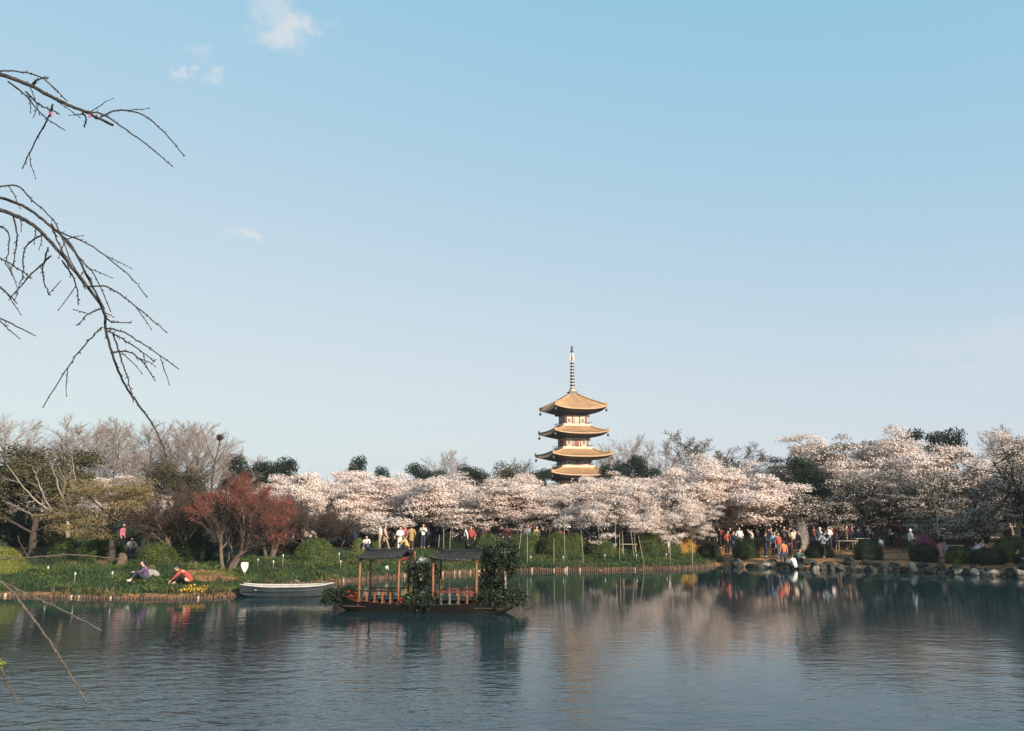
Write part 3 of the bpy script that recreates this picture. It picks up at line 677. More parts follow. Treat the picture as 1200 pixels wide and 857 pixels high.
# ------------------------------------------------------------------ pagoda
def pagoda():
    Y = 140.0; c = at(671, 480, Y); bx, by = c.x, Y; g = gz(bx, by)
    o = thing('pagoda', 'tall wooden pagoda with tiered tan roofs and a ringed spire', 'pagoda', (bx, by, g), math.radians(14.6))
    Z = lambda py: at(676, py, Y).z - g
    mr = mat('tan pagoda roof tile', (.45, .28, .15), (.33, .20, .105), .75, 1.2, bump=.2)
    # faint tile courses running down the slope
    me_ = mat('pagoda eave edge', (.46, .30, .18), (.36, .22, .13), .7, 2)
    md = mat('pagoda dark timber', (.028, .021, .021), (.018, .015, .016), .7, 3)
    mw = mat('pagoda plaster', (.60, .49, .40), (.48, .38, .31), .8, 2)
    mred = mat('pagoda vermilion timber', (.26, .085, .05), (.18, .06, .04), .6, 3)
    mb = mat('pagoda bronze', (.10, .105, .10), (.06, .065, .07), .5, 3, metal=.4)
    mp = mat('pagoda pale bronze', (.55, .42, .34), (.4, .3, .25), .5, 3)
    def roof(half, z_e, z_t, top_half, lift, concave):
        b = MB(); nu, nv = 16, 8
        for side in range(4):
            a = side * PI / 2; ca, sa = math.cos(a), math.sin(a)
            V = []
            for layer in range(2):
                for j in range(nv + 1):
                    v = j / nv
                    for i in range(nu + 1):
                        u = i / nu * 2 - 1
                        hs = half + (top_half - half) * v
                        bow = .16 * (1 - v) * abs(u) ** 3 * half * .25
                        if layer == 0: z = z_e + (z_t - z_e) * (v ** concave) + lift * abs(u) ** 3.2 * (1 - v) ** 1.5
                        else: z = z_e - .20 - .55 * v ** .9 + lift * abs(u) ** 3.2 * (1 - v) ** 1.5
                        x, y = u * (hs + bow), -(hs + bow)
                        if layer and v > .0: hs2 = half - .1 + (half * .40 - half) * v; x, y = u * (hs2 + bow), -(hs2 + bow)
                        V.append((x * ca - y * sa, x * sa + y * ca, z))
            n1 = (nu + 1) * (nv + 1); F0, F1, F2 = [], [], []
            for j in range(nv):
                for i in range(nu):
                    q = j * (nu + 1) + i
                    F0.append([q, q + 1, q + nu + 2, q + nu + 1]); F1.append([n1 + q + nu + 1, n1 + q + nu + 2, n1 + q + 1, n1 + q])
            for i in range(nu): F2.append([n1 + i, n1 + i + 1, i + 1, i])
            base = b.n; b.add(V, F0, 0, True)
            for F, mi in ((F1, 2), (F2, 1)):
                b.f.append(np.array(F, np.int32) + base); b.m.append(np.full(len(F), mi, np.int32)); b.sm.append(np.full(len(F), False))
        r = b.build('roof', [mr, me_, md], o)
        # hip ridges with raised ends
        for k in range(4):
            a = k * PI / 2 + PI / 4; h = MB(); P = []
            for j in range(9):
                v = j / 8; hs = (half + (top_half - half) * v + .04 * (1 - v) * half) * math.sqrt(2)
                P.append((math.cos(a) * hs, math.sin(a) * hs, z_e + (z_t - z_e) * (v ** concave) + lift * (1 - v) ** 1.5 + .1))
            h.tube(P, [.15] + [.13] * 8, 5); e = P[0]; h.box((e[0] * .985, e[1] * .985, e[2] + .18), (.22, .22, .34), 0, a, .5)
            h.build('hip_ridge', me_ if k else me_, r)
            w = MB(); wx, wy, wz = e[0] * .97, e[1] * .97, e[2] - .55
            w.tube([(wx, wy, wz + .2), (wx, wy, wz - .1)], .02, 4); w.tube([(wx, wy, wz - .1), (wx, wy, wz - .2), (wx, wy, wz - .55)], [.06, .16, .2], 6)
            w.build('wind_bell', mb, r)
        # tile courses: thin raised rolls down each slope
        t = MB(); A, B = [], []
        for side in range(4):
            a = side * PI / 2; ca, sa = math.cos(a), math.sin(a)
            for i in range(1, 26):
                u = i / 26 * 2 - 1; prev = None
                for j in range(7):
                    v = j / 6 * .97; hs = half + (top_half - half) * v; x = u * half; 
                    if abs(x) > hs * .98: break
                    uu = x / hs; z = z_e + (z_t - z_e) * (v ** concave) + lift * abs(uu) ** 3.2 * (1 - v) ** 1.5 + .03
                    p = (x * ca + hs * sa, x * sa - hs * ca, z)
                    if prev: A.append(prev); B.append(p)
                    prev = p
        t.sticks(A, B, [.055] * len(A), [.055] * len(A)); tr = t.build('tile_roll', mr, r); tr['kind'] = 'stuff'
        return r
    # eave rows measured on the picture: (eave py, py where the slope meets the wall above, eave half width)
    tiers = [(481.5, 463.0, 4.25, .62, .55, 1.02), (509.5, 500.5, 4.4, 2.15, .45, 1.5), (536, 526.5, 4.85, 2.3, .45, 1.5), (557.5, 548, 5.25, 2.5, .45, 1.5), (580, 570, 5.9, 2.7, .6, 1.3)]
    for k, (pe, pt, hf, th, lf, cc) in enumerate(tiers):
        roof(hf, Z(pe), Z(pt), th, lf, cc)
    bodies = [(1.75, Z(501), Z(482)), (1.9, Z(527.5), Z(507)), (2.1, Z(549), Z(532.5)), (2.35, Z(571), Z(558)), (2.6, 0, Z(580))]
    for k, (hw, z0, z1) in enumerate(bodies):
        w = MB(); w.box((0, 0, (z0 + z1) / 2), (2 * hw, 2 * hw, z1 - z0)); w.build('wall', mw, o)
        bal = MB()                       # pale balcony band round the foot of the storey
        for s in range(4):
            a = s * PI / 2; d = hw + .62
            bal.box((d * math.sin(a), -d * math.cos(a), z0 + .22), (2 * d + .12, .12, .3), 0, a)
        bal.box((0, 0, z0 + .04), (2 * hw + 1.3, 2 * hw + 1.3, .12)); bal.build('balcony', me_ if False else mw, o)
        zr = z0 + .62
        rl = MB()
        for s in range(4):
            a = s * PI / 2; d = hw + .62
            rl.box((d * math.sin(a), -d * math.cos(a), zr), (2 * d + .5, .05, .06), 0, a)
        rl.build('balcony_rail', md, o)
        zb = z1 - .95                    # dark bracket zone
        br = MB(); br.box((0, 0, zb + .28), (2 * hw + .35, 2 * hw + .35, .22)); br.box((0, 0, zb + .5), (2 * hw + .9, 2 * hw + .9, .22)); br.build('bracket_tier', md, o)
        for s in range(4):
            a = s * PI / 2; ca, sa = math.cos(a), math.sin(a)
            def put(name, x, y, z, sx, sy, sz, m):
                q = MB(); q.box((x * ca - y * sa, x * sa + y * ca, z), (sx, sy, sz), 0, a); return q.build(name, m, o)
            zh = zb - z0
            for x in (-hw + .1, -hw / 3, hw / 3, hw - .1): put('post', x, -hw - .03, z0 + zh / 2, .12, .16, zh, mred)
            put('beam', 0, -hw - .05, zb + .12, 2 * hw + .2, .16, .14, mred)
            put('beam', 0, -hw - .05, z0 + .75 * zh + .1, 2 * hw, .1, .12, mred) if zh > 2 else None
            put('door', 0, -hw - .04, z0 + zh * .42, hw * .36, .12, zh * .8, mred if k else mw)
            for x in (-hw * .66, hw * .66): put('window', x, -hw - .035, z0 + zh * .58, hw * .22, .1, zh * .26, mat('pagoda lattice', (.20, .22, .17), (.13, .15, .12), .6))
            for x in np.linspace(-hw - .5, hw + .5, 7): put('bracket', x, -hw - .36, zb + .34, .16, .5, .2, md)
    # spire
    s = MB(); z0 = Z(464); zt = Z(405.5)
    sp = s; sp.box((0, 0, z0 + .25), (1.25, 1.25, .62)); sp.box((0, 0, z0 + .6), (1.45, 1.45, .12)); sp = sp.build('spire_base', mb, o)
    q = MB(); q.tube([(0, 0, z0 + .6), (0, 0, z0 + 1.0), (0, 0, z0 + 1.5), (0, 0, Z(425)), (0, 0, zt)], [.55, .5, .24, .16, .05], 10); mast = q.build('spire_mast', mp, o)
    for k in range(9):
        z = Z(455.5) + (Z(426) - Z(455.5)) * k / 8; r = .42 - .012 * k; t = MB()
        t.tube([(0, 0, z - .12), (0, 0, z - .1), (0, 0, z + .1), (0, 0, z + .12)], [.2, r, r, .2], 12); t.build('spire_ring', mb, mast)
    for k in range(4):
        a = k * PI / 2; ca, sa = math.cos(a), math.sin(a); f = MB(); zz = [Z(424.5), Z(421), Z(416), Z(413.5)]; rr = [.12, .42, .3, .1]
        V = []
        for z, r in zip(zz, rr):
            for t in (-.025, .025): V += [(.05 * ca - t * sa, .05 * sa + t * ca, z), (r * ca - t * sa, r * sa + t * ca, z)]
        F = []
        for i in range(3):
            b0, b1 = i * 4, i * 4 + 4; F += [[b0, b0 + 1, b1 + 1, b1], [b0 + 2, b1 + 2, b1 + 3, b0 + 3], [b0 + 1, b0 + 3, b1 + 3, b1 + 1]]
        f.add(V, F); f.build('flame_fin', mat('flame fin', (.7, .55, .5), None, .6), mast)
    for py, r in ((411.5, .27), (407.5, .2)):
        f = MB(); z = Z(py); f.tube([(0, 0, z - r * 1.3), (0, 0, z - r * .8), (0, 0, z), (0, 0, z + r * .8), (0, 0, z + r * 1.6)], [.03, r * .75, r, r * .7, .02], 10); f.build('jewel', mb, mast)
pagoda()

# ------------------------------------------------------------------ shrubs
def shrub_mesh(seed, w, dpt, h, leaf, n, lump=.10, mats=None, box=0.):
    rng = np.random.default_rng(seed); b = MB()
    u = rng.random(n) * 2 * PI; cz = rng.random(n) ** .8; rr = np.sqrt(1 - cz ** (5. if box else 2.0))
    def shape(u, cz, rr):
        lumpv = 1 + lump * (np.sin(3 * u + seed) * .6 + np.sin(5 * u + 4 * cz + seed * 2) * .5 + np.sin(9 * u - 7 * cz) * .3)
        return np.stack([np.cos(u) * rr * w / 2 * lumpv, np.sin(u) * rr * dpt / 2 * lumpv, cz * h * (1 + lump * .6 * np.sin(2.3 * u + seed) * (1 - rr) + lump * .5 * np.sin(6 * u + 3 * cz))], 1)
    pts = shape(u, cz, rr) * (1 - .13 * rng.random(n) ** 2)[:, None] + rng.normal(size=(n, 3)) * leaf * .5
    t = rng.random(n) < .22
    nn = pts / np.array([w * .25, dpt * .25, h]) ** 1; nn[:, 2] += .25
    b.leaves(pts[~t], leaf, rng, 0, .6, 0., nn[~t], 1.5); b.leaves(pts[t], leaf, rng, 1, .6, 0., nn[t], 1.2)
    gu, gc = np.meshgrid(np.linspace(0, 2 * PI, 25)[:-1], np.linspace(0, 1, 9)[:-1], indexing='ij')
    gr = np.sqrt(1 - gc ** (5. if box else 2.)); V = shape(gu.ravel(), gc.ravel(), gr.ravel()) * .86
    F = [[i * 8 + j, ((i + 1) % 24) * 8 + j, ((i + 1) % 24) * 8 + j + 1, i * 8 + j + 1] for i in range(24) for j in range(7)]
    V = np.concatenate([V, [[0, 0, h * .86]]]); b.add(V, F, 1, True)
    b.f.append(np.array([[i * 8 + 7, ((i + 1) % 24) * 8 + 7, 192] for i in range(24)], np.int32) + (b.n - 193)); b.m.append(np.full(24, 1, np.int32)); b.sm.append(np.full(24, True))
    return b
UNDER()
GS = 'clipped shrubs on the banks'
def shrub(px, top, base, w, label, m1=None, m2=None, seed=None, Y=None, dense=1., dr=.85, name='clipped_shrub', leaf=None, lump=.05, box=0.):
    p = ghit(px, base) if Y is None else gpt(px, Y)
    Y = p.y; W_ = w / FPX * Y; H = max(.3, at(px, top, Y).z - p.z + .05)
    Y2 = Y + W_ * .2; x = xat(px, Y2); z = gz(x, Y2) - .08
    lf = leaf or .062; n = int(min(9000, 1.7 * (W_ * W_ * dr + W_ * H * 2.2) / (lf * lf * .6) * dense) * .8)
    b = shrub_mesh(seed if seed is not None else int(px), W_, W_ * dr, H, lf, n, lump, None, box)
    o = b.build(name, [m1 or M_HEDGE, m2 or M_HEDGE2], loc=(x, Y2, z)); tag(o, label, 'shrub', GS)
shrub(6, 643, 673, 58, 'round yellow green shrub cut by the left edge', M_HEDGEY, M_HEDGE)
shrub(82, 633, 654, 44, 'left half of the wide green hedge mound behind the long twig', lump=.15)
shrub(122, 631, 656, 56, 'right half of the wide green hedge mound behind the long twig', lump=.15)
shrub(188, 637, 664, 50, 'green shrub just behind the two people sitting on the grass', lump=.15)
shrub(226, 628, 661, 56, 'dark loose shrub left of the red tree stems', M_HEDGE2, M_HEDGE2, lump=.18, leaf=.11)
shrub(330, 632, 651, 50, 'dark shrub between the red tree and the lit round shrub', M_HEDGE2, M_HEDGE2, lump=.15)
shrub(371, 633, 661, 54, 'large round shrub lit from the right beside the white moored boat', lump=.09)
shrub(422, 631, 645, 17, 'small yellow green ball shrub above the left boat canopy', M_HEDGEY, M_HEDGE)
shrub(441, 628, 643, 24, 'small dark green shrub right of the yellow green ball shrub')
shrub(530, 633, 647, 40, 'dark shrub behind the right boat canopy', M_HEDGE2, M_HEDGE2)
shrub(573, 627, 650, 46, 'bright green shrub above the vine at the boat stern', lump=.12)
shrub(617, 626, 649, 58, 'wide green shrub with slanting poles left of the double dome shrub', lump=.1)
shrub(652, 625, 650, 40, 'left dome of the pair of tall green shrubs', lump=.035)
shrub(672, 625, 649, 34, 'right dome of the pair of tall green shrubs', lump=.035)
shrub(705, 633, 653, 34, 'round green shrub in front of the cream boulder')
shrub(762, 626, 649, 42, 'large green dome shrub with a leaning stake', lump=.035)
shrub(781, 628, 648, 32, 'green dome shrub beside the yellow flowering bush', lump=.035)
shrub(800, 628, 648, 28, 'bush in bright yellow flower at the end of the grass', M_YEL, mat('bronze bush leaf', (.20, .13, .04), None, .8), name='flowering_bush', dense=.8, lump=.25)
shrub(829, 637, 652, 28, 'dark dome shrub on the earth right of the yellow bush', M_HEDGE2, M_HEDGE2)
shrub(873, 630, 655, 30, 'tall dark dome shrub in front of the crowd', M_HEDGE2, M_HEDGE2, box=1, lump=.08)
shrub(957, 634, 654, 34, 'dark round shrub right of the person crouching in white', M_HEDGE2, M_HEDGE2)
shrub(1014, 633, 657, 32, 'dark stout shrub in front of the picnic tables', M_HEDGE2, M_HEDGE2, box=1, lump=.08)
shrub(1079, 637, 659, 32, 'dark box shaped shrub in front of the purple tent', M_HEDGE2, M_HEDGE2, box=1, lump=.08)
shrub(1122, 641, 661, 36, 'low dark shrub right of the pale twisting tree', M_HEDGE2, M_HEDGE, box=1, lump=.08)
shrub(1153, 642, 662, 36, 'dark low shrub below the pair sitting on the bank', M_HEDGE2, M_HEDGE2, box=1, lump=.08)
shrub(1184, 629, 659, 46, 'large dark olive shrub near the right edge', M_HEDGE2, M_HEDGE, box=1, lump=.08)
shrub(938, 610, 629, 18, 'grey feathery shrub behind the standing couple', mat('grey leaf', (.30, .29, .275), (.2, .19, .185), .8), M_TWIG, Y=66, lump=.12)

# ------------------------------------------------------------------ grass and edging
def poly_points(step, x0, x1):
    out = []
    for a, b in zip(SHORE[:-1], SHORE[1:]):
        L = np.linalg.norm(b - a); n = max(1, int(L / step))
        for k in range(n):
            p = a + (b - a) * k / n
            if x0 <= p[0] <= x1: out.append((p, (b - a) / L))
    return out
def edging():
    R = random.Random(8); b = MB()
    for p, t in poly_points(.135, water_at(-60, 698).x, water_at(838, 662.5).x):
        nx, ny = t[1], -t[0]
        h = (.10 if p[0] < xat(282, 37) else .19) + R.gauss(0, .022); h = h + (.08 if R.random() < .10 else 0); r = .052 + R.uniform(-.008, .012); q = R.uniform(-.03, .05)
        x, y = p[0] + nx * q, p[1] + ny * q
        b.tube([(x, y, -.35), (x + R.gauss(0, .012), y, h)], r, 6, 1 if R.random() < .09 else 0, smooth=False)
    o = b.build('stake_edging', [M_STAKE, M_STAKEL]); tag(o, 'row of short wooden stakes holding the grassy bank at the water', 'edging', kind='stuff')
edging()
def grass():
    rng = np.random.default_rng(4); b = MB(); xr = water_at(836, 664).x
    def scatter(n, x0, x1, y0, y1):
        x = rng.uniform(x0, x1, n); y = rng.uniform(y0, y1, n); d = shore_dist(x, y); return x, y, d
    x, y, d = scatter(420000, -32, xr + .6, 35, 66)
    c = wavy(x, y, 1.1, 1.) * .5 + wavy(x, y, 3.3, 2.) * .35
    rr = np.hypot(x - xat(255, 42), (y - 41.5) * .8)
    keep = (d > .05) & (d < 10) & (rng.random(len(x)) < .42 + .9 * c - .03 * d) & ((rr > 1.7) | (rng.random(len(x)) < .15))
    x, y, d, c = x[keep][:95000], y[keep][:95000], d[keep][:95000], c[keep][:95000]
    z = hgt(x, y); h = rng.uniform(.08, .22, len(x)) * (1 + .9 * np.clip(c, 0, 1)); w = rng.uniform(.018, .04, len(x))
    a = rng.random(len(x)) * 6.28; lean = rng.normal(size=(len(x), 2)) * .09
    V = np.stack([np.stack([x - np.cos(a) * w, y - np.sin(a) * w, z - .02], 1), np.stack([x + np.cos(a) * w, y + np.sin(a) * w, z - .02], 1), np.stack([x + lean[:, 0], y + lean[:, 1], z + h], 1)], 1)
    dry = (rng.random(len(x)) < .015 + .5 * (d < .5) * (wavy(x, y, .9, 5.) > .1)).astype(int)
    b.add(V.reshape(-1, 3), np.arange(len(x) * 3).reshape(-1, 3), dry)
    o = b.build('bank_grass', [M_GRASS, M_GRASSD]); tag(o, 'short rough grass covering the sloping bank', 'grass', kind='stuff')
    # taller weeds standing in tufts
    xx, yy, dd = scatter(5000, -32, xr, 35, 66); ok = (dd > .2) & (dd < 9) & (wavy(xx, yy, 1.7, 6.) > .15); xx, yy = xx[ok][:170], yy[ok][:170]; kk = 34
    px_ = np.repeat(xx, kk) + rng.normal(size=len(xx) * kk) * .13; py_ = np.repeat(yy, kk) + rng.normal(size=len(xx) * kk) * .13; pz = hgt(px_, py_)
    hh = np.repeat(rng.uniform(.18, .36, len(xx)), kk) * rng.uniform(.6, 1.1, len(px_)); aa = rng.random(len(px_)) * 6.28; ww = rng.uniform(.015, .03, len(px_)); le = rng.normal(size=(len(px_), 2)) * .16
    V = np.stack([np.stack([px_ - np.cos(aa) * ww, py_ - np.sin(aa) * ww, pz - .02], 1), np.stack([px_ + np.cos(aa) * ww, py_ + np.sin(aa) * ww, pz - .02], 1), np.stack([px_ + le[:, 0], py_ + le[:, 1], pz + hh], 1)], 1)
    b = MB(); b.add(V.reshape(-1, 3), np.arange(len(px_) * 3).reshape(-1, 3), np.repeat((rng.random(len(xx)) < .16).astype(int), kk)); o = b.build('tall_weeds', [mat('weed blade', (.075, .11, .04), (.04, .065, .024), .6, .5, trans=.3), M_GRASSD]); tag(o, 'taller weeds standing in tufts on the grassy bank', 'weeds', kind='stuff')
    # low broad-leaved ground cover in clumps
    b = MB(); k = 0; x, y, d = scatter(9000, -32, xr, 35, 66); ok = (d > .25) & (d < 8) & (wavy(x, y, .7, 3.) > .05); x, y = x[ok][:1100], y[ok][:1100]
    C = np.stack([x, y, hgt(x, y) + .08], 1); n = 26; pts = np.repeat(C, n, 0) + rng.normal(size=(len(C) * n, 3)) * np.array([.2, .2, .05])
    pts[:, 2] = np.maximum(pts[:, 2], hgt(pts[:, 0], pts[:, 1]) + .01)
    b.leaves(pts, .085, rng, 0, .7, .3); o = b.build('ground_cover', [M_HEDGE]); tag(o, 'low leafy ground cover in clumps on the grassy bank', 'ground cover', kind='stuff')
    # fallen leaves and dry grass on the earth bank
    x, y, d = scatter(60000, XR - 1, 34, 45, 80); ok = (d > .8); x, y = x[ok][:12000], y[ok][:12000]; z = hgt(x, y)
    b = MB(); pts = np.stack([x, y, z + .02], 1); b.leaves(pts, .09, rng, 0, .6, .85); o = b.build('fallen_leaves', [M_GRASSD]); tag(o, 'dry leaves strewn over the bare earth bank', 'fallen leaves', kind='stuff')
    # yellow flowers by the stakes below the person in red
    b = MB(); pts = np.concatenate([np.array(ghit(px, py)) + rng.normal(size=(40, 3)) * np.array([.14, .14, .03]) + np.array([0, 0, .12]) for px, py in ((222, 690), (229, 692), (236, 694), (226, 695), (240, 691), (218, 694))])
    b.leaves(pts, .07, rng, 0, .9); o = b.build('yellow_flowers', [mat('marsh yellow petal', (.78, .5, .06), (.6, .36, .05), .7, trans=.3)]); tag(o, 'patch of small yellow flowers on the bank below the person in red', 'flowers', kind='stuff')
grass()

# ------------------------------------------------------------------ rocks
def rock_mesh(seed):
    R = random.Random(seed); bm = __import__('bmesh').new(); __import__('bmesh').ops.create_icosphere(bm, subdivisions=3, radius=.5)
    me = bpy.data.meshes.new('boulder'); 
    planes = [(Vector((R.gauss(0, 1), R.gauss(0, 1), R.gauss(0, .8))).normalized(), R.uniform(.2, .42)) for _ in range(14)]
    for v in bm.verts:
        for nrm, dd in planes:
            k = v.co.dot(nrm) - dd
            if k > 0: v.co -= nrm * k * .9
        v.co += Vector((math.sin(v.co.y * 17 + seed), math.sin(v.co.z * 15 + seed), math.sin(v.co.x * 19 + seed))) * .018 + Vector((math.sin(v.co.z * 37 + seed), math.sin(v.co.x * 41 + seed), math.sin(v.co.y * 35 + seed * 2))) * .012
    bm.to_mesh(me); bm.free()
    for p in me.polygons: p.use_smooth = False
    return me
ROCKS = [rock_mesh(200 + i) for i in range(7)]
for me in ROCKS: me.materials.append(M_ROCK)
def rock(px, Y_or_shore, w, h, label, m=M_ROCK, group=None, k=0, rz=0., sink=.3, off=0.):
    if Y_or_shore is None:
        x0 = xat(px, 50.)
        for _ in range(6): yy = float(np.interp(x0, SHORE[:, 0], SHORE[:, 1])) + off; x0 = xat(px, yy)
        p = Vector((x0, yy, 0.0 if off < .6 else gz(x0, yy)))
    else: p = gpt(px, Y_or_shore)
    o = bpy.data.objects.new('boulder', ROCKS[k % len(ROCKS)]); COL.objects.link(o)
    o.scale = (w * 1.15, w * .9, h * 1.3); o.rotation_euler = (0, 0, rz); o.location = (p.x, p.y, p.z + h * (.5 - sink))
    if m is not M_ROCK: o.material_slots[0].link = 'OBJECT'; o.material_slots[0].material = m
    return tag(o, label, 'rock', group)
ROCKROWS = {0: [], 1: []}
RR = random.Random(21); GR = 'shore rocks along the right bank'
px = 850
while px < 1230:
    w = RR.uniform(.55, 1.25); ROCKROWS[0].append((px, rock(px, None, w, RR.uniform(.38, .68), 'dark grey boulder in the row edging the right shore', M_ROCK, GR, RR.randrange(7), RR.uniform(0, 6), .35, RR.uniform(-.05, .35)))); px += w * 16.5
px = 862
while px < 1225:
    w = RR.uniform(.5, 1.0); ROCKROWS[1].append((px, rock(px, None, w, RR.uniform(.35, .6), 'dark grey boulder in the row edging the right shore', M_ROCK, GR, RR.randrange(7), RR.uniform(0, 6), .3, RR.uniform(.5, 1.1)))); px += w * 24
MARKS = [(851, 'pale block'), (873, 'tall dome shrub'), (927, 'crouching person'), (957, 'dark round shrub'), (1014, 'stout shrub'), (1066, 'upright cream stone'), (1122, 'low dark shrub'), (1156, 'long whitish boulder'), (1190, 'rightmost whitish boulder')]
ORD = ['first', 'second', 'third', 'fourth', 'fifth', 'sixth', 'seventh']
for row, lst in ROCKROWS.items():
    near_ = {}
    for q, o in lst:
        mk = min(MARKS, key=lambda m: abs(m[0] - q)); near_.setdefault((mk, q < mk[0]), []).append((abs(q - mk[0]), o))
    for (mk, left_), rs in near_.items():
        for n_, (_, o) in enumerate(sorted(rs, key=lambda t: t[0])):
            o['label'] = 'dark grey boulder %s, %s to the %s of the %s' % ('at the waterline' if row == 0 else 'in the upper row', ORD[n_], 'left' if left_ else 'right', mk[1])
for px, w, h, l, k in [(851, .7, .55, 'pale block of stone at the water where the grass ends', 0), (893, .9, .5, 'pale topped stone left of the person crouching in white', 1), (901, .42, .5, 'small whitish stone at the water left of the crouching person', 2),
                       (1066, .7, .9, 'upright cream stone at the water between the stout and box shrubs', 3), (1118, .6, .45, 'small pale stone at the water below the pale twisting tree', 4),
                       (1137, .75, .6, 'pale grey stone left of the long white boulder', 5), (1156, 1.15, .6, 'long whitish boulder at the water near the right edge', 6), (1148, .6, .3, 'low pale slab at the waterline before the long white boulder', 1),
                       (1190, .95, .65, 'whitish boulder at the water close to the right edge', 2), (952, .55, .4, 'small pale stone below the dark round shrub', 3)]:
    rock(px, None, w, h, l, M_ROCKL, GR, k, px * .7, .28, -.12)
rock(715, 60.3, 1.1, 1.0, 'cream boulder behind the round green shrub', M_ROCKL, None, 2, 1.)
rock(1162, 60, 1.5, .8, 'orange brown boulder on the earth behind the sitting pair', mat('ochre rock', (.46, .25, .12), (.3, .16, .08), .9, 3, bump=.5), None, 4, .6)
rock(350, 42.6, .38, .22, 'flat pale stone in the grass below the lit round shrub', M_ROCKL, None, 5, 2.)
rock(183, 40.2, .7, .45, 'grey stone behind the person in purple', mat('warm grey rock', (.3, .28, .26), (.18, .17, .16), .9, 3, bump=.5), None, 1, 1.)
rock(147, 45, .55, .75, 'brown upright stone between the hedge mounds', mat('brown rock', (.13, .095, .075), (.07, .052, .042), .9, 3, bump=.5), None, 0, .4)
rock(338, 37.6, .26, .34, 'little pale stone standing in the grass above the moored boat', M_ROCKL, None, 3, .3)
rock(455, 49.6, .34, .55, 'small white stone on the bank seen through the left boat canopy', M_WHITE, None, 6, .3)

# ------------------------------------------------------------------ poles, sticks, lamps, signs
GP = 'bamboo support poles before the cherries'
POLES = [(612, 616, 607, 641, 58), (618, 628, 618, 652, 55.5), (649, 631, 649, 653, 55), (661, 611, 662, 647, 56.5), (644, 617, 645, 634, 60), (681, 622, 684, 652, 55.5), (701, 612, 702, 634, 60),
         (721, 606, 721, 636, 59.5), (726, 624, 726, 648, 57), (729, 622, 731, 640, 58), (739, 620, 743, 640, 58), (748, 628, 755, 650, 56), (785, 622, 785, 648, 56.2), (811, 630, 811, 650, 56), (743, 606, 744, 634, 60), (706, 623, 705, 640, 59),
         (515, 627, 513, 645, 56), (520, 620, 520, 640, 57), (528, 622, 527, 636, 58)]
for i, (x0, y0, x1, y1, Y) in enumerate(POLES):
    a = at(x0, y0, Y + .1); c = at(x1, y1, Y); g = gz(c.x, c.y); c = Vector((c.x, c.y, min(c.z, g + .02)))
    if c.z > g: c.z = g
    b = MB(); base = Vector((c.x, c.y, g - .1)); b.tube([(0, 0, 0), tuple((a - base) * .5), tuple(a - base)], [.026, .023, .018], 6)
    lean = 'leaning left' if x0 < x1 - 2 else ('leaning right' if x0 > x1 + 2 else 'standing upright')
    lab = {0: 'pale pole leaning right at the left end of the wide green shrub', 1: 'thin pole upright before the wide green shrub', 2: 'pole upright left of the double dome shrub', 3: 'tall pole between the two domes of the double shrub',
           5: 'pole leaning left right of the double dome shrub', 11: 'pole leaning left against the big dome shrub', 12: 'pole upright between dome shrub and yellow bush', 13: 'thin pole at the right side of the yellow bush', 4: 'short upright pole just left of the double dome shrub top', 6: 'upright pole behind the left side of the round green shrub', 15: 'short upright pole behind the round green shrub, right of the taller one', 7: 'tall upright pole next to the cream boulder on its right', 8: 'thin upright pole second to the right of the cream boulder', 9: 'slightly leaning pole third to the right of the cream boulder', 10: 'pole leaning left beside the low wooden bench', 14: 'tall thin upright pole right of the low wooden bench', 16: 'pale pole leaning right behind the boat canopies', 17: 'taller pale pole upright behind the boat canopies', 18: 'short pale pole behind the right canopy'}.get(i)
    tag(b.build('bamboo_pole', M_POLE, loc=base), lab or 'slim pale support pole among the cherry trunks below the pagoda', 'pole', GP)
GL = 'small white topped garden lamps'
LAMPS = [(56, 664, 671, 'nearest the left edge'), (87, 671, 687, 'tall one left of the person in purple'), (131, 670, 682, 'left of the grey stone by the person in purple'), (302, 655, 666, 'left of the lit round shrub behind the moored boat'),
         (320, 657, 668, 'second before the lit round shrub'), (331, 650, 668, 'tallest one left of the lit round shrub'), (397, 648, 662, 'upper one right of the lit round shrub'), (399, 657, 668, 'lower one right of the lit round shrub'),
         (622, 652, 660, 'on the middle bank at its left end'), (660, 652, 661, 'below the double dome shrub'), (709, 650, 657, 'below the round shrub with the cream boulder'), (746, 650, 658, 'below the big dome shrub'), (781, 649, 656, 'near the yellow bush')]
def lamp_mesh(h):
    b = MB(); b.tube([(0, 0, -.1), (0, 0, h - .09)], .014, 5, 0); return b.mesh('lamp_post', [M_POLE])
lh = MB(); lh.tube([(0, 0, -.01), (0, 0, 0), (0, 0, .09), (0, 0, .11)], [.022, .038, .034, .012], 8); LAMPHEAD = lh.mesh('lamp_head', [M_WHITE])
for px, t, bpy_, l in LAMPS:
    p = ghit(px, bpy_); h = at(px, t, p.y).z - p.z
    o = thing('garden_lamp', 'small white topped garden lamp, ' + l, 'garden lamp', p, 0, GL); part('post', lamp_mesh(h), o); part('lamp_head', LAMPHEAD, o, (0, 0, h - .1))
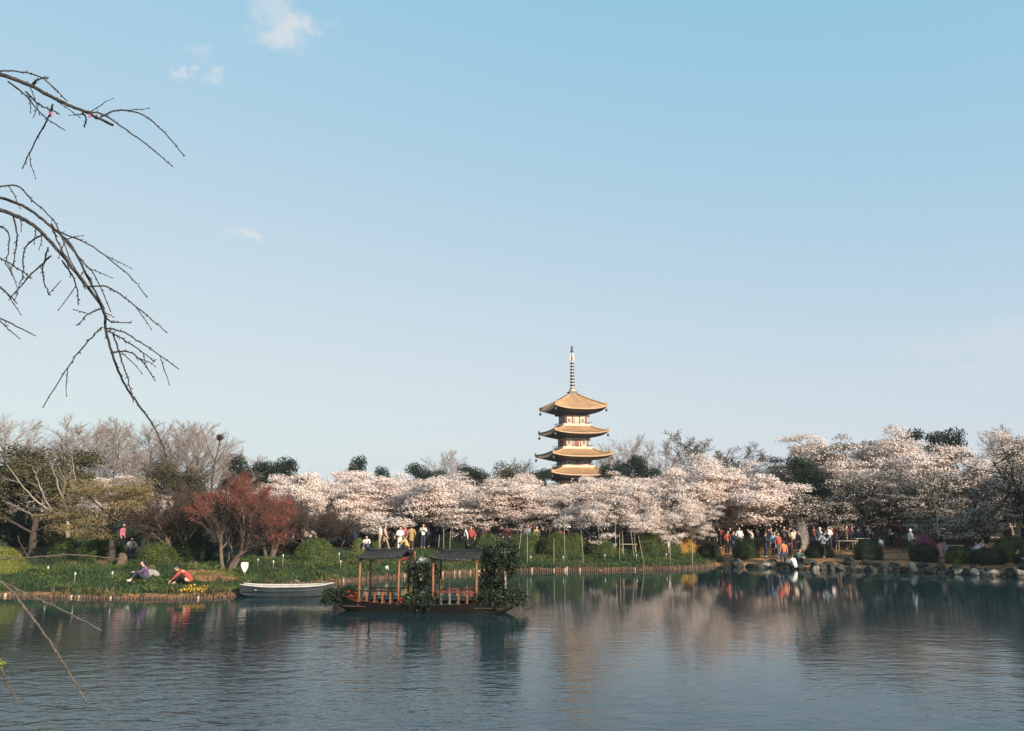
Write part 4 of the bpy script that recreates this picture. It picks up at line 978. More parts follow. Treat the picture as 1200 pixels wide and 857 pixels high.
def white_sign():
    p = ghit(286, 676); Y = p.y
    o = thing('small_sign', 'white rounded sign on a short stake right of the red tree', 'sign', p, .1)
    b = MB(); b.tube([(0, .02, -.1), (0, .02, .35)], .02, 6); b.build('stake', M_POLE, o)
    zt = at(286, 659, Y).z - p.z; zb = at(286, 671, Y).z - p.z; hw = .17
    out = [(-hw, zt - .03), (-hw * .5, zt + .01), (hw * .9, zt), (hw * 1.05, zt - .05), (hw, (zt + zb) / 2), (hw * .25, zb), (-hw * .2, zb + .03), (-hw * .95, (zt + zb) / 2 + .05)]
    n = len(out); V = [(x, -.025, z) for x, z in out] + [(x, .025, z) for x, z in out]
    b = MB(); b.add(V, [list(range(n))]); b.f.append(np.array([list(range(2 * n - 1, n - 1, -1))], np.int32)); b.m.append(np.zeros(1, np.int32)); b.sm.append(np.zeros(1, bool))
    b.f.append(np.array([[i + n, (i + 1) % n + n, (i + 1) % n, i] for i in range(n)], np.int32)); b.m.append(np.zeros(n, np.int32)); b.sm.append(np.zeros(n, bool)); b.build('panel', M_WHITE, o)
white_sign()

# ------------------------------------------------------------------ picnic furniture, tent
def bench(px, Y, label, L=1.5, h=.72, w=.6, name='picnic_table', m=M_TABLE, rz=0.):
    g = gpt(px, Y); o = thing(name, label, 'table' if 'table' in name else 'bench', g, rz)
    for k in range(4):
        b = MB(); b.box((0, -w / 2 + (k + .5) * w / 4, h), (L, w / 4 - .02, .05)); b.build('plank', m, o)
    for sx in (-1, 1):
        for sy in (-1, 1):
            b = MB(); b.tube([(sx * L * .42, sy * w * .42, -.05), (sx * L * .38, sy * w * .3, h - .028)], .04, 5, smooth=False); b.build('leg', m, o)
    return o
bench(989, 62, 'low brown picnic table left of the stout shrub', 1.5, .75, .7)
bench(1008, 64, 'grey wooden bench behind the stout shrub', 1.1, .85, .5, 'garden_bench', mat('grey weathered wood', (.3, .28, .24), None, .8))
bench(1193, 58.5, 'pale wooden table cut by the right edge', 1.9, .8, .7, m=mat('pale table wood', (.5, .42, .3), None, .8))
bench(736, 60, 'low wooden bench between the round and the dome shrubs', 1.1, .6, .5, 'garden_bench')
bench(760, 61, 'dark table behind the big dome shrub', 1.4, .8, .6, m=mat('dark table wood', (.12, .09, .07), None, .8))
bench(1112, 60, 'light low bench right of the pale twisting tree', 1.6, .55, .5, 'garden_bench', mat('pale table wood', (.5, .42, .3), None, .8))
def tent():
    g = gpt(1081, 60); o = thing('dome_tent', 'purple dome tent pitched among the cherries on the right', 'tent', g, .25)
    o.scale = (1.05, 1.05, 1.15); mt = mat('purple tent fabric', (.12, .012, .035), (.09, .008, .028), .6, 2); b = MB(); n, k = 8, 24; V = []; F = []
    for j in range(n + 1):
        v = j / n
        for i in range(k):
            a = i * 2 * PI / k; sq = 1 / max(abs(math.cos(a)), abs(math.sin(a))) ** .6; r = (1 - v ** 1.3) ** .75 * (1 - .12 * abs(math.sin(2 * a)) * v)
            V.append((math.cos(a) * sq * .95 * r, math.sin(a) * sq * .8 * r, 1.25 * v))
    for j in range(n):
        for i in range(k): F.append([j * k + i, j * k + (i + 1) % k, (j + 1) * k + (i + 1) % k, (j + 1) * k + i])
    b.add(V, F, 0, True); b.build('canopy', mt, o)
    for s in (-1, 1):
        P = [(math.cos(a) * 1.06 * s, -math.cos(a) * .9, math.sin(a) * 1.29) for a in np.linspace(0, PI, 13)]; q = MB(); q.tube(P, .018, 5); q.build('tent_pole', M_DARKH, o)
    q = MB(); q.add([(-.2, -.93, .06), (.25, -.93, .06), (.15, -.74, .75), (-.1, -.74, .75)], [[0, 1, 2, 3]]); q.add([(-.2, -.91, .06), (.25, -.91, .06), (.15, -.72, .75), (-.1, -.72, .75)], [[3, 2, 1, 0]]); q.build('door_flap', mat('tent mesh door', (.12, .02, .045), None, .8), o)
    q = MB(); q.add([(.75, -.9, .75), (1.25, -.95, .05), (1.02, -.6, .05), (.62, -.55, .95)], [[0, 1, 2, 3]]); q.add([(.76, -.88, .77), (1.27, -.93, .07), (1.04, -.58, .07), (.64, -.53, .97)], [[3, 2, 1, 0]]); q.build('fly_sheet', mat('pale lilac sheet', (.55, .5, .62), None, .7), o)
tent()

# ------------------------------------------------------------------ boats
def hull(b, L, hw, free, endlift, draft, fine, nt=24, mi_out=0, mi_in=1, mi_rim=2, flare=.78, stern=0.0, rim=.05):
    """lofted open hull along x, with outer skin, rim and inner skin"""
    rows = []
    for i in range(nt + 1):
        t = i / nt * 2 - 1; x = t * L / 2
        w = hw * max(.06, (1 - abs(t) ** fine)); w = max(w, hw * stern) if t < 0 else w
        top = free + endlift * abs(t) ** 3; bot = -draft + (draft + endlift * .55) * abs(t) ** 5
        sec = [(x * .97, -w * flare * .55, bot), (x * .985, -w * flare, bot * .55 + top * .2), (x, -w, top), (x, -w + min(rim, w * .8), top), (x * .98, -max(w - rim - .03, .01), top * .5), (x * .97, -w * .4, max(.02, bot + .08))]
        rows.append(sec + [(a, -c, d) for a, c, d in reversed(sec)])
    k = 12; V = [p for r in rows for p in r]; F, mi = [], []
    for i in range(nt):
        for j in range(k):
            j2 = (j + 1) % k
            F.append([i * k + j, i * k + j2, (i + 1) * k + j2, (i + 1) * k + j]); mi.append({0: mi_out, 1: mi_out, 2: mi_rim, 3: mi_in, 4: mi_in, 5: mi_in, 6: mi_in, 7: mi_in, 8: mi_rim, 9: mi_out, 10: mi_out, 11: mi_out}[j])
    b.add(V, F, mi, False)
    for r0 in (0, nt * k):
        b.f.append(np.array([[r0 + q for q in (0, 1, 2, 9, 10, 11)]] if r0 else [[r0 + q for q in (11, 10, 9, 2, 1, 0)]], np.int32) + b.n - len(V)); b.m.append(np.array([mi_out], np.int32)); b.sm.append(np.array([False]))
    return rows
def rowboat():
    c = water_at(334, 699.5); o = thing('rowing_boat', 'plain white rimmed rowing boat moored at the grassy bank', 'boat', (c.x, c.y + .35, 0), math.radians(6))
    b = MB(); hull(b, 3.85, .62, .40, .10, .12, 4.2, 26, flare=.82, stern=.62, rim=.10); b.build('hull', [M_BOATG, mat('boat inside paint', (.30, .30, .28), None, .6), MATS['worn rim paint'] if 'worn rim paint' in MATS else mat('worn rim paint', (.50, .48, .44), (.36, .34, .31), .7, 5)], o)
    for x in (-1.15, -.1, .95):
        q = MB(); q.box((x, 0, .30), (.24, 1.0, .035)); q.build('thwart', M_WHITE, o)
    for s in (-1, 1):
        q = MB(); q.tube([(-1.7, s * .55, .30), (-.6, s * .65, .26), (.6, s * .64, .26), (1.5, s * .47, .31)], .02, 5); q.build('rubbing_strake', mat('dark strake', (.07, .085, .09), None, .6), o)
    for s in (-1, 1):
        P = []
        for i in range(17):
            t = i / 16 * 2 - 1; w = .62 * max(.06, 1 - abs(t) ** 4.2); w = max(w, .62 * .62) if t < 0 else w; P.append((t * 1.93, s * (w + .005), .43 + .10 * abs(t) ** 3))
        q = MB(); q.tube(P, .028, 6); q.build('gunwale', mat('worn rim paint', (.50, .48, .44), (.36, .34, .31), .7, 5), o)
    q = MB(); q.tube([(1.85, 0, .45), (2.1, .3, .25), (2.3, .9, .3)], .015, 4); q.build('mooring_rope', M_POLE, o)
rowboat()

RB = random.Random(77); rngb = np.random.default_rng(77)
BOAT_Y = 32.2
boat_c = at(499, 602, BOAT_Y); BOAT_RZ = math.radians(-9)
def bw(px, lat, z):
    """point on the boat: photo column px on the boat axis, lateral offset (away from viewer +) and height -> world"""
    ca, sa = math.cos(BOAT_RZ), math.sin(BOAT_RZ)
    k = (px - CX) / math.hypot(_ct * FPX, 0) * 1.0
    # solve for s along the axis so that the point falls on column px
    s = 0.
    for _ in range(12):
        x = boat_c.x + ca * s - sa * lat; y = BOAT_Y + sa * s + ca * lat
        cz = _ct * y + _st * (z - CAM_H); u = x / cz * FPX + CX; s += (px - u) * cz / FPX * .9
    return s
def flower_boat():
    o = thing('flower_boat', 'dark wooden pleasure boat with two tiled canopies and orange posts', 'boat', (boat_c.x, BOAT_Y, 0), BOAT_RZ)
    s0, s1 = bw(391, 0, .6), bw(609, 0, .6); L = s1 - s0; mid = (s0 + s1) / 2
    b = MB(); hull(b, L, .85, .30, .42, .2, 5., 32, flare=.8, rim=.07)
    for v in b.v: v[:, 0] += mid
    b.build('hull', [M_HULLD, M_HULLD, mat('dark red gunwale', (.10, .028, .018), (.05, .018, .014), .5, 6)], o)
    d = MB(); d.box((mid, 0, .20), (L * .82, 1.45, .04)); d.build('deck', mat('deck boards', (.05, .035, .028), (.03, .022, .018), .7, 6), o)
    for k in range(2):
        q = MB(); q.tube([(s0 + .25 + .0, (-1) ** k * .32, .60), (s0 + .9, (-1) ** k * .62, .44), (s0 + 1.3, (-1) ** k * .74, .37)], .035, 6); q.build('bow_trim', M_WOODR, o)
    def canopy(pxl, pxr, zt, ze, tilt, wood2):
        a0, a1 = bw(pxl, -.62, 1.), bw(pxr, -.62, 1.)
        for s_, a in ((-1, a0), (-1, a1), (1, a0), (1, a1)):
            q = MB(); q.tube([(a, s_ * .62, .2), (a + RB.gauss(0, .01), s_ * .62, 1.0), (a, s_ * .6, ze + .06)], [.050, .045, .043], 8); p = q.build('post', M_WOODO, o)
            q = MB(); q.tube([(a, s_ * .62, .2), (a, s_ * .62, .34)], [.075, .07], 8); q.build('post_foot', M_WOODR, p)
        # side benches with balusters
        for s_ in (-1, 1):
            q = MB(); q.box(((a0 + a1) / 2, s_ * .62, .74), (a1 - a0 - .12, .07, .05)); q.build('rail', M_WOODR if wood2 else M_HULLD, o)
            q = MB(); q.box(((a0 + a1) / 2, s_ * .45, .46), (a1 - a0 - .12, .3, .04)); q.build('seat', M_HULLD, o)
            n = 5
            for k in range(1, n):
                x = a0 + (a1 - a0) * k / n; q = MB(); q.box((x, s_ * .62, .47), (.055, .05, .47)); q.build('baluster', M_WOODO if (not wood2 or k > 2) else mat('grey baluster', (.16, .16, .155), None, .6), o)
        for x in (a0, a1):
            q = MB(); q.box((x, 0, ze + .02), (.07, 1.3, .08)); q.build('cross_beam', M_WOODR, o)
        for s_ in (-1, 1):
            q = MB(); q.box(((a0 + a1) / 2, s_ * .6, ze + .1), (a1 - a0 + .2, .06, .08)); q.build('eave_beam', M_HULLD, o)
        # curved tiled gable roof, ridge along the boat
        lx0, lx1 = a0 + .06, a1 + .12; nx_, ny_ = 12, 14; V = []; 
        def rz(u, v):   # u along -1..1, v across -1..1
            return ze + (zt - ze) * (1 - abs(v) ** .85) + .05 * abs(u) ** 3 + .03 * abs(v) ** 4 + tilt * u
        for th in (0, -.06):
            for i in range(nx_ + 1):
                u = i / nx_ * 2 - 1
                for j in range(ny_ + 1):
                    v = j / ny_ * 2 - 1; V.append((lx0 + (lx1 - lx0) * (u + 1) / 2, v * .86, rz(u, v) + th + .06))
        n1 = (nx_ + 1) * (ny_ + 1); F = []
        for i in range(nx_):
            for j in range(ny_):
                q = i * (ny_ + 1) + j; F.append([q, q + ny_ + 1, q + ny_ + 2, q + 1]); F.append([n1 + q + 1, n1 + q + ny_ + 2, n1 + q + ny_ + 1, n1 + q])
        for i in range(nx_):
            for j in (0, ny_): q = i * (ny_ + 1) + j; f = [q, n1 + q, n1 + q + ny_ + 1, q + ny_ + 1]; F.append(f if j else f[::-1])
        for j in range(ny_):
            for i in (0, nx_): q = i * (ny_ + 1) + j; f = [q, q + 1, n1 + q + 1, n1 + q]; F.append(f if i else f[::-1])
        q = MB(); q.add(V, F, 0, True); rf = q.build('roof', M_TILE, o)
        q = MB(); nt = int((lx1 - lx0) / .085)
        for k in range(nt + 1):
            u = k / nt * 2 - 1; x = lx0 + (lx1 - lx0) * k / nt
            for s_ in (-1, 1):
                P = [(x, s_ * v * .875, rz(u, v) + .085) for v in (0.03, .25, .5, .75, 1.0)]
                q.tube(P, .026, 5, 0); q.tube([(x, s_ * .87, rz(u, 1) + .07), (x, s_ * .90, rz(u, 1) + .065)], .034, 6, 1)
            for c in range(1, 6):
                v = c / 6
                for s_ in (-1, 1): q.box((x, s_ * v * .875, rz(u, v) + .108), (.05, .03, .02), 1)
        t = q.build('roof_tile', [M_TILE, M_TILEL], rf); t['kind'] = 'stuff'
        q = MB(); q.tube([(lx0 - .02 + (lx1 - lx0 + .04) * k / 10, 0, rz(k / 5 - 1, 0) + .1 + .05 * abs(k / 5 - 1) ** 4) for k in range(11)], .055, 7); q.build('ridge', M_TILE, rf)
        if wood2:
            q = MB(); q.tube([(lx0 + .05, -.88, rz(-1, 1) + .0), (lx1 - .25, -.88, rz(.7, 1) + .0)], .018, 5); q.build('eave_edge', M_TILEL, rf)
        return a0, a1
    c1 = canopy(421, 467, 2.06, 1.84, .03, False)
    c2 = canopy(507, 558, 2.04, 1.82, .0, True)
    xs = bw(486, .62, 1.9); q = MB(); q.tube([(xs, .62, .2), (xs, .62, 2.1)], [.05, .045], 7); q.build('post', M_WOODO, o)
    xr = bw(593, .1, 1.3); q = MB(); q.tube([(xr, .1, .2), (xr - .04, .1, 1.2), (xr - .06, .1, 2.25)], [.06, .05, .04], 7); q.build('vine_pole', M_POLE, o)
    xr2 = bw(588, .5, 1.3); q = MB(); q.tube([(xr2, .5, .2), (xr2 - .2, .5, 2.3)], [.04, .035], 6); q.build('vine_pole', M_POLE, o)
    q = MB(); q.box(((c2[1] + xr) / 2, .0, 2.12), (xr - c2[1] + .3, .05, .05)); q.build('trellis_bar', M_POLE, o)
    q = MB(); q.box(((c1[1] + c2[0]) / 2, .3, 1.7), (c2[0] - c1[1] + .2, .05, .05)); q.build('trellis_bar', M_POLE, o)
    q = MB(); q.tube([(s1 - .1, -.05, .45), (s1 + .25, -.3, .12), (s1 + .55, -.55, .28)], [.012, .012, .012], 5); q.build('mooring_pole', M_HULLD, o)
    return o, s0, s1, c1, c2, xr
fb, s0, s1, c1, c2, xr = flower_boat()
M_VINE = mat('vine leaf', (.018, .034, .018), (.009, .018, .012), .55, 3, spec=.2, trans=.15)
M_VINEL = mat('young vine leaf', (.075, .11, .05), (.04, .06, .03), .5, 3, trans=.25)
M_REDF = mat('red orange bloom', (.62, .09, .03), (.42, .05, .02), .7, 5, trans=.2)
def to_world(p): return fb.matrix_basis @ Vector(p)
def vine(label, boxes, stems, blooms=(), lf=.085):
    """leaves gather round hanging stems inside the given local boxes: (x0,x1,y0,y1,z0,z1,n)"""
    org = Vector(((boxes[0][0] + boxes[0][1]) / 2, 0, .22)); o = thing('climbing_vine', label, 'vine', to_world(org), BOAT_RZ)
    A, B, ra = [], [], []; L = MB()
    for (x0, x1, y0, y1, z0, z1, n) in boxes:
        for k in range(n):
            x, y = RB.uniform(x0, x1), RB.uniform(y0, y1); z = RB.uniform(z0 + (z1 - z0) * .55, z1); pts = [Vector((x, y, z)) - org]
            for q in range(5):
                pts.append(pts[-1] + Vector((RB.gauss(0, .06), RB.gauss(0, .06), -RB.uniform(.04, (z1 - z0) * .13))))
                A.append(tuple(pts[-2])); B.append(tuple(pts[-1])); ra.append(.008)
            P = np.array([tuple(q) for q in pts]); C = puff(P, 7, .075, rngb); u = rngb.random(len(C)) < .16
            L.leaves(C[~u], lf, rngb, 0, .7); L.leaves(C[u], lf, rngb, 1, .7)
    w = MB(); w.sticks(A, B, ra, [x * .7 for x in ra])
    tw = w.build('tendrils', M_BARK, o); tw['kind'] = 'stuff'
    for st in stems:
        w = MB(); w.tube([tuple(Vector(p) - org) for p in st], [.03 - .004 * i for i in range(len(st))], 5); w.build('stem', M_BARK, o)
    L.build('foliage', [M_VINE, M_VINEL], o)
    for (x, y, z, r, m) in blooms:
        f = MB(); C = np.array(tuple(Vector((x, y, z)) - org)) + rngb.normal(size=(26, 3)) * r * .5; f.leaves(C, r * .7, rngb, 0, .9); f.build('bloom', m, o)
g0, g1 = c1[1] + .05, c2[0] - .02
vine('dark vine curtain hanging between the two boat canopies', [(g0 + .15, g1, -.4, .6, .35, 1.7, 44), (g0, g0 + .4, .2, .6, 1.2, 1.9, 8), (g0 + .2, g1 + .3, -.78, -.6, .25, .75, 16)], [[(g0 + .4, .2, .22), (g0 + .45, .25, 1.), (g0 + .5, .3, 1.7)], [(g1 - .1, .3, .22), (g1 - .2, .2, 1.8)]],
     [(g0 + .62, .0, 1.78, .12, M_BLW), (g0 + .75, .05, 1.8, .1, M_BLW), (g0 + .2, .3, 1.55, .09, M_BLW), (g0 + .7, -.2, 1.2, .1, M_BLW), (g0 + .15, -.75, .42, .08, M_REDF), (g0 + .3, -.76, .44, .07, M_REDF)])
vine('thick green vine over the trellis at the stern of the flower boat', [(c2[1] + .02, xr + .1, -.3, .7, 1.4, 2.4, 44), (c2[1] + .05, xr - .2, .1, .75, .3, 1.6, 48), (xr - .25, xr + .35, -.1, .4, .7, 2.5, 34), (c2[1] - .6, c2[1] + .2, .2, .6, 1.9, 2.35, 14)],
     [[(xr - .1, .12, .22), (xr - .12, .15, 1.2), (xr - .1, .1, 2.1)], [(c2[1] + .3, .4, .22), (c2[1] + .5, .5, 1.8)]])
vine('leafy vine spilling over the bow of the flower boat', [(s0 - .15, s0 + .6, -.5, .5, .18, .78, 34), (s0 + .3, s0 + .95, -.1, .6, .4, .8, 14)], [[(s0 + .5, 0, .4), (s0 + .2, -.1, .62), (s0, -.2, .5)]])
vine('leafy vine spilling over the stern end of the flower boat', [(s1 - .75, s1 + .12, -.6, .45, .2, .85, 34), (c2[1] + .15, s1 - .7, -.75, -.3, .3, .72, 26)], [[(s1 - .5, 0, .4), (s1 - .2, -.2, .66), (s1, -.2, .5)]])
vine('small leafy plant trailing below the right canopy rail', [(g1 - .35, g1 + .1, -.8, -.62, .12, .6, 14)], [[(g1 - .2, -.7, .25), (g1 - .2, -.75, .5)]])
def pot(px_local, y, z, label, r, h, bloom, n):
    w = to_world((px_local, y, z)); o = thing('potted_plant', label, 'potted plant', w, 0)
    b = MB(); b.tube([(0, 0, 0), (0, 0, h * .85), (0, 0, h * .85), (0, 0, h)], [r * .7, r * .95, r * 1.08, r * 1.08], 12); b.build('pot', M_TERRA, o)
    C = np.array([0, 0, h * 1.35]) + rngb.normal(size=(n, 3)) * np.array([r * .7, r * .7, h * .3]); L = MB(); L.leaves(C, .07, rngb, 0, .7); L.build('foliage', [M_VINEL], o)
    if bloom:
        C = np.array([0, 0, h * 1.5]) + rngb.normal(size=(n, 3)) * np.array([r * .8, r * .8, h * .28]); L = MB(); L.leaves(C, .06, rngb, 0, .9); L.build('bloom', [M_REDF], o)
pot(s1 - .33, -.3, .5, 'terracotta pot at the stern tip of the flower boat', .13, .17, False, 50)
pot(s0 + .72, -.2, .34, 'pot of red flowers near the bow of the flower boat', .13, .18, True, 70)
pot(s0 + .98, -.35, .28, 'second pot of red flowers beside the first canopy post', .11, .16, True, 60)
pot(g0 + .2, -.55, .24, 'pot of red flowers at the foot of the vine curtain', .11, .16, True, 50)

# ------------------------------------------------------------------ people
def skin_mesh(name, verts, edges, rad, sub=2):
    me = bpy.data.meshes.new(name); me.from_pydata([tuple(v) for v in verts], edges, [])
    ob = bpy.data.objects.new(name, me); COL.objects.link(ob)
    md = ob.modifiers.new('skin', 'SKIN'); md.use_smooth_shade = True
    sv = me.skin_vertices[0].data
    for i, r in enumerate(rad): sv[i].radius = (r, r) if np.isscalar(r) else r; sv[i].use_root = (i == 0)
    sb = ob.modifiers.new('sub', 'SUBSURF'); sb.levels = sub; sb.render_levels = sub
    dg = bpy.context.evaluated_depsgraph_get(); out = bpy.data.meshes.new_from_object(ob.evaluated_get(dg)); out.name = name
    bpy.data.objects.remove(ob); bpy.data.meshes.remove(me)
    return out
def head_arrays(c, yaw, pitch=0.):
    n, k = 9, 14; V = []; F = []; mi = []
    for j in range(n + 1):
        v = j / n; th = PI * v
        for i in range(k):
            a = 2 * PI * i / k; x = math.sin(th) * math.sin(a) * .076; y = -math.sin(th) * math.cos(a) * .094; z = math.cos(th) * .118
            if z < -.02: f = 1 - (-.02 - z) * 2.6; x *= f; y = y * f - (.012 if y < 0 else 0)
            if i == 0 and j == 5: y -= .028; z -= .012           # nose
            if i in (1, k - 1) and j == 4: y += .008               # eye sockets
            if i in (3, 4, k - 3, k - 4) and j == 5: x *= 1.12      # ears
            V.append((x, y, z))
    for j in range(n):
        for i in range(k): F.append([j * k + i, (j + 1) * k + i, (j + 1) * k + (i + 1) % k, j * k + (i + 1) % k]); mi.append(1 if (j == 4 and i in (1, k - 2)) or (j == 6 and i in (0, k - 1)) else 0)
    R = (Matrix.Rotation(yaw, 3, 'Z') @ Matrix.Rotation(pitch, 3, 'X')); V = [tuple(Vector(c) + R @ Vector(p)) for p in V]
    Hh = []
    for s, zc in ((1.14, .012),):
        Hh = [(Vector(c) + R @ Vector((math.sin(t) * math.sin(a) * .088, -math.sin(t) * math.cos(a) * .104 + .012, math.cos(t) * .128 + .01))) for t in np.linspace(.0, 2.1, 7) for a in np.linspace(0, 2 * PI, 14, endpoint=False)]
    HF = [[j * 14 + i, (j + 1) * 14 + i, (j + 1) * 14 + (i + 1) % 14, j * 14 + (i + 1) % 14] for j in range(6) for i in range(14) if not (j >= 3 and (i < 3 or i > 10))]
    return V, F, mi, [tuple(v) for v in Hh], HF
EYE = mat('dark eye and lip', (.10, .04, .035), None, .5)
POSES = {}
def make_pose(name, J, yaw=0., pitch=0., coat_len=0.):
    """J: joints; arms l/r: shoulder elbow wrist, legs: hip knee ankle toe"""
    V, E, Rr = [], [], []
    def add(p, r, par=None):
        V.append(Vector(p)); Rr.append(r); i = len(V) - 1
        if par is not None: E.append((par, i))
        return i
    pel = add(J['pelvis'], .125); sp = add(J['spine'], .115, pel); ch = add(J['chest'], .125, sp); nk = add(J['neck'], .052, ch); hd = add(J['head'], .06, nk)
    CV, CE, CR = [Vector(J['pelvis']).lerp(Vector(J['spine']), -.45), Vector(J['spine']), Vector(J['chest']), Vector(J['neck']) + Vector((0, 0, -.03))], [(0, 1), (1, 2), (2, 3)], [.188, .158, .155, .075]
    TV, TE, TR = [Vector(J['pelvis']), Vector(J['pelvis']).lerp(Vector(J['spine']), .9)], [(0, 1)], [.168, .140]
    shoes = []
    for s in 'lr':
        sh, el, wr = (Vector(q) for q in J['arm_' + s]); a = add(sh, .058, ch); b = add(el, .042, a); c = add(wr, .03, b)
        d = (wr - el).normalized(); side = d.orthogonal().normalized(); palm = add(wr + d * .06, .032, c)
        for k in range(4): 
            f0 = add(wr + d * .10 + side * (k - 1.5) * .02, .0095, palm); add(wr + d * (.17 - .012 * abs(k - 1.4)) + side * (k - 1.5) * .024 + d.cross(side) * .02, .008, f0)
        t0 = add(wr + d * .06 + side * .05, .011, palm); add(wr + d * .10 + side * .062 + d.cross(side) * .02, .009, t0)
        n0 = len(CV); CV += [sh, el, el.lerp(wr, .92)]; CR += [.082, .064, .052]; CE += [(2, n0), (n0, n0 + 1), (n0 + 1, n0 + 2)]
        hp, kn, an, to = (Vector(q) for q in J['leg_' + s]); a = add(hp, .092, pel); b = add(kn, .058, a); c = add(an, .042, b); add(to, .034, c)
        n0 = len(TV); TV += [hp, kn, kn.lerp(an, .88)]; TR += [.112, .078, .066]; TE += [(0, n0), (n0, n0 + 1), (n0 + 1, n0 + 2)]
        heel = an - (to - an).normalized() * .035; heel.z = min(an.z, to.z) + .02; shoes.append(skin_mesh('shoe', [heel, an.lerp(to, .55) + Vector((0, 0, -.012)), to], [(0, 1), (1, 2)], [.05, .048, .038], 1))
    if coat_len:
        lo = Vector(J['pelvis']) + Vector((0, 0, -coat_len)); CV.append(lo); CR.append(.19); CE.append((0, len(CV) - 1))
    body = skin_mesh('body', V, E, Rr, 1)
    hv, hf, hm, hair, hfc = head_arrays(Vector(J['head']) + Vector((0, -.01, .06)), yaw, pitch)
    nv0 = len(body.vertices); vs = [tuple(v.co) for v in body.vertices] + hv; fs = [tuple(p.vertices) for p in body.polygons] + [tuple(q + nv0 for q in f) for f in hf]
    me = bpy.data.meshes.new('body'); me.from_pydata(vs, [], fs); me.polygons.foreach_set('use_smooth', [True] * len(fs))
    me.polygons.foreach_set('material_index', [0] * len(body.polygons) + hm); me.materials.append(M_SKIN); me.materials.append(EYE); me.update()
    hm_ = bpy.data.meshes.new('hair'); hm_.from_pydata(hair, [], hfc); hm_.polygons.foreach_set('use_smooth', [True] * len(hfc)); hm_.materials.append(M_DARKH)
    coat = skin_mesh('coat', CV, CE, CR, 2); tro = skin_mesh('trousers', TV, TE, TR, 2)
    for m in (coat, tro, *shoes): m.materials.append(M_DARKH)
    POSES[name] = (me, coat, tro, hm_, shoes)
def stand(dx=0., arm='down', step=0., coat=0.):
    J = dict(pelvis=(0, 0, .93), spine=(0, 0, 1.1), chest=(0, -.01, 1.3), neck=(0, 0, 1.46), head=(0, -.01, 1.53))
    for s, k in (('l', -1), ('r', 1)):
        st = step * k
        J['leg_' + s] = [(k * .09, 0, .88), (k * .10, -.03 - st * .14, .49), (k * .10, .02 - st * .30, .08), (k * .11, -.12 - st * .30, .035)]
        if arm == 'down': A = [(k * .175, 0, 1.38), (k * .24, .03 + st * .1, 1.12), (k * .25, -.04 + st * .2, .88)]
        elif arm == 'phone': A = [(k * .175, 0, 1.38), (k * .25, -.12, 1.16), (k * .07, -.34, 1.36)]
        elif arm == 'up': A = [(k * .175, 0, 1.38), (k * .27, -.12, 1.42), (k * .12, -.28, 1.62)]
        elif arm == 'pocket': A = [(k * .175, 0, 1.38), (k * .29, .06, 1.14), (k * .20, -.09, .98)]
        else: A = [(k * .175, 0, 1.38), (k * .25, .02, 1.12), (k * .12, -.22, 1.08)]
        J['arm_' + s] = A
    return J
make_pose('stand', stand()); make_pose('stand_coat', stand(arm='pocket'), coat_len=.28); make_pose('phone', stand(arm='phone'), pitch=.1); make_pose('walk', stand(step=1.)); make_pose('hold', stand(arm='hold'), .4, .25); make_pose('up', stand(arm='up', step=.3), 0, -.2); make_pose('walk_coat', stand(step=.7, arm='hold'), coat_len=.3)
# sitting on the ground, knees drawn up
J = dict(pelvis=(0, .1, .15), spine=(0, .06, .34), chest=(0, -.02, .54), neck=(0, -.08, .69), head=(0, -.11, .75))
for s, k in (('l', -1), ('r', 1)):
    J['leg_' + s] = [(k * .1, .05, .14), (k * .14, -.34, .46), (k * .12, -.55, .08), (k * .13, -.70, .04)]; J['arm_' + s] = [(k * .17, -.02, .62), (k * .22, -.2, .42), (k * .1, -.40, .42)]
make_pose('sit', J, .2, .35)
# sitting bent far forward, arms reaching to the feet
J = dict(pelvis=(0, .16, .17), spine=(0, .06, .40), chest=(0, -.14, .55), neck=(0, -.30, .60), head=(0, -.37, .60))
for s, k in (('l', -1), ('r', 1)):
    J['leg_' + s] = [(k * .1, .1, .15), (k * .16, -.28, .40), (k * .13, -.42, .08), (k * .14, -.56, .04)]; J['arm_' + s] = [(k * .17, -.18, .56), (k * .2, -.38, .36), (k * .1, -.58, .16)]
make_pose('bend', J, .1, .8)
# squatting
J = dict(pelvis=(0, .1, .34), spine=(0, .04, .52), chest=(0, -.06, .72), neck=(0, -.11, .87), head=(0, -.14, .93))
for s, k in (('l', -1), ('r', 1)):
    J['leg_' + s] = [(k * .1, .06, .32), (k * .17, -.28, .48), (k * .13, -.02, .08), (k * .14, -.16, .035)]; J['arm_' + s] = [(k * .17, -.06, .8), (k * .24, -.26, .6), (k * .1, -.48, .58)]
make_pose('squat', J, 0., .25)
bk = MB(); bk.tube([(0, 0, -.22), (0, 0, -.2), (0, 0, -.05), (0, 0, .1), (0, 0, .2), (0, 0, .23)], [.05, .13, .15, .145, .11, .04], 10)
for v in bk.v: v[:, 1] *= .62
for x in (-.1, .1): bk.tube([(x, -.05, .19), (x, -.2, .17), (x * 1.2, -.3, .02), (x * 1.2, -.24, -.15), (x, -.04, -.17)], .018, 5)
BAG = bk.mesh('backpack', [M_DARKH])
CLOTH = {}
PAL = dict(red=(.50, .045, .03), orange=(.75, .20, .04), darkred=(.20, .03, .03), pink=(.72, .36, .36), hotpink=(.62, .10, .20), white=(.80, .76, .72), cream=(.72, .60, .42), yellow=(.72, .48, .08), ochre=(.50, .30, .06), blue=(.20, .42, .62), paleblue=(.45, .60, .74),
           navy=(.03, .045, .09), jeans=(.06, .10, .18), black=(.015, .015, .018), grey=(.25, .25, .26), darkgrey=(.07, .07, .075), purple=(.13, .06, .19), green=(.06, .16, .09), brown=(.12, .07, .045), peach=(.78, .42, .26), tan=(.40, .28, .18))
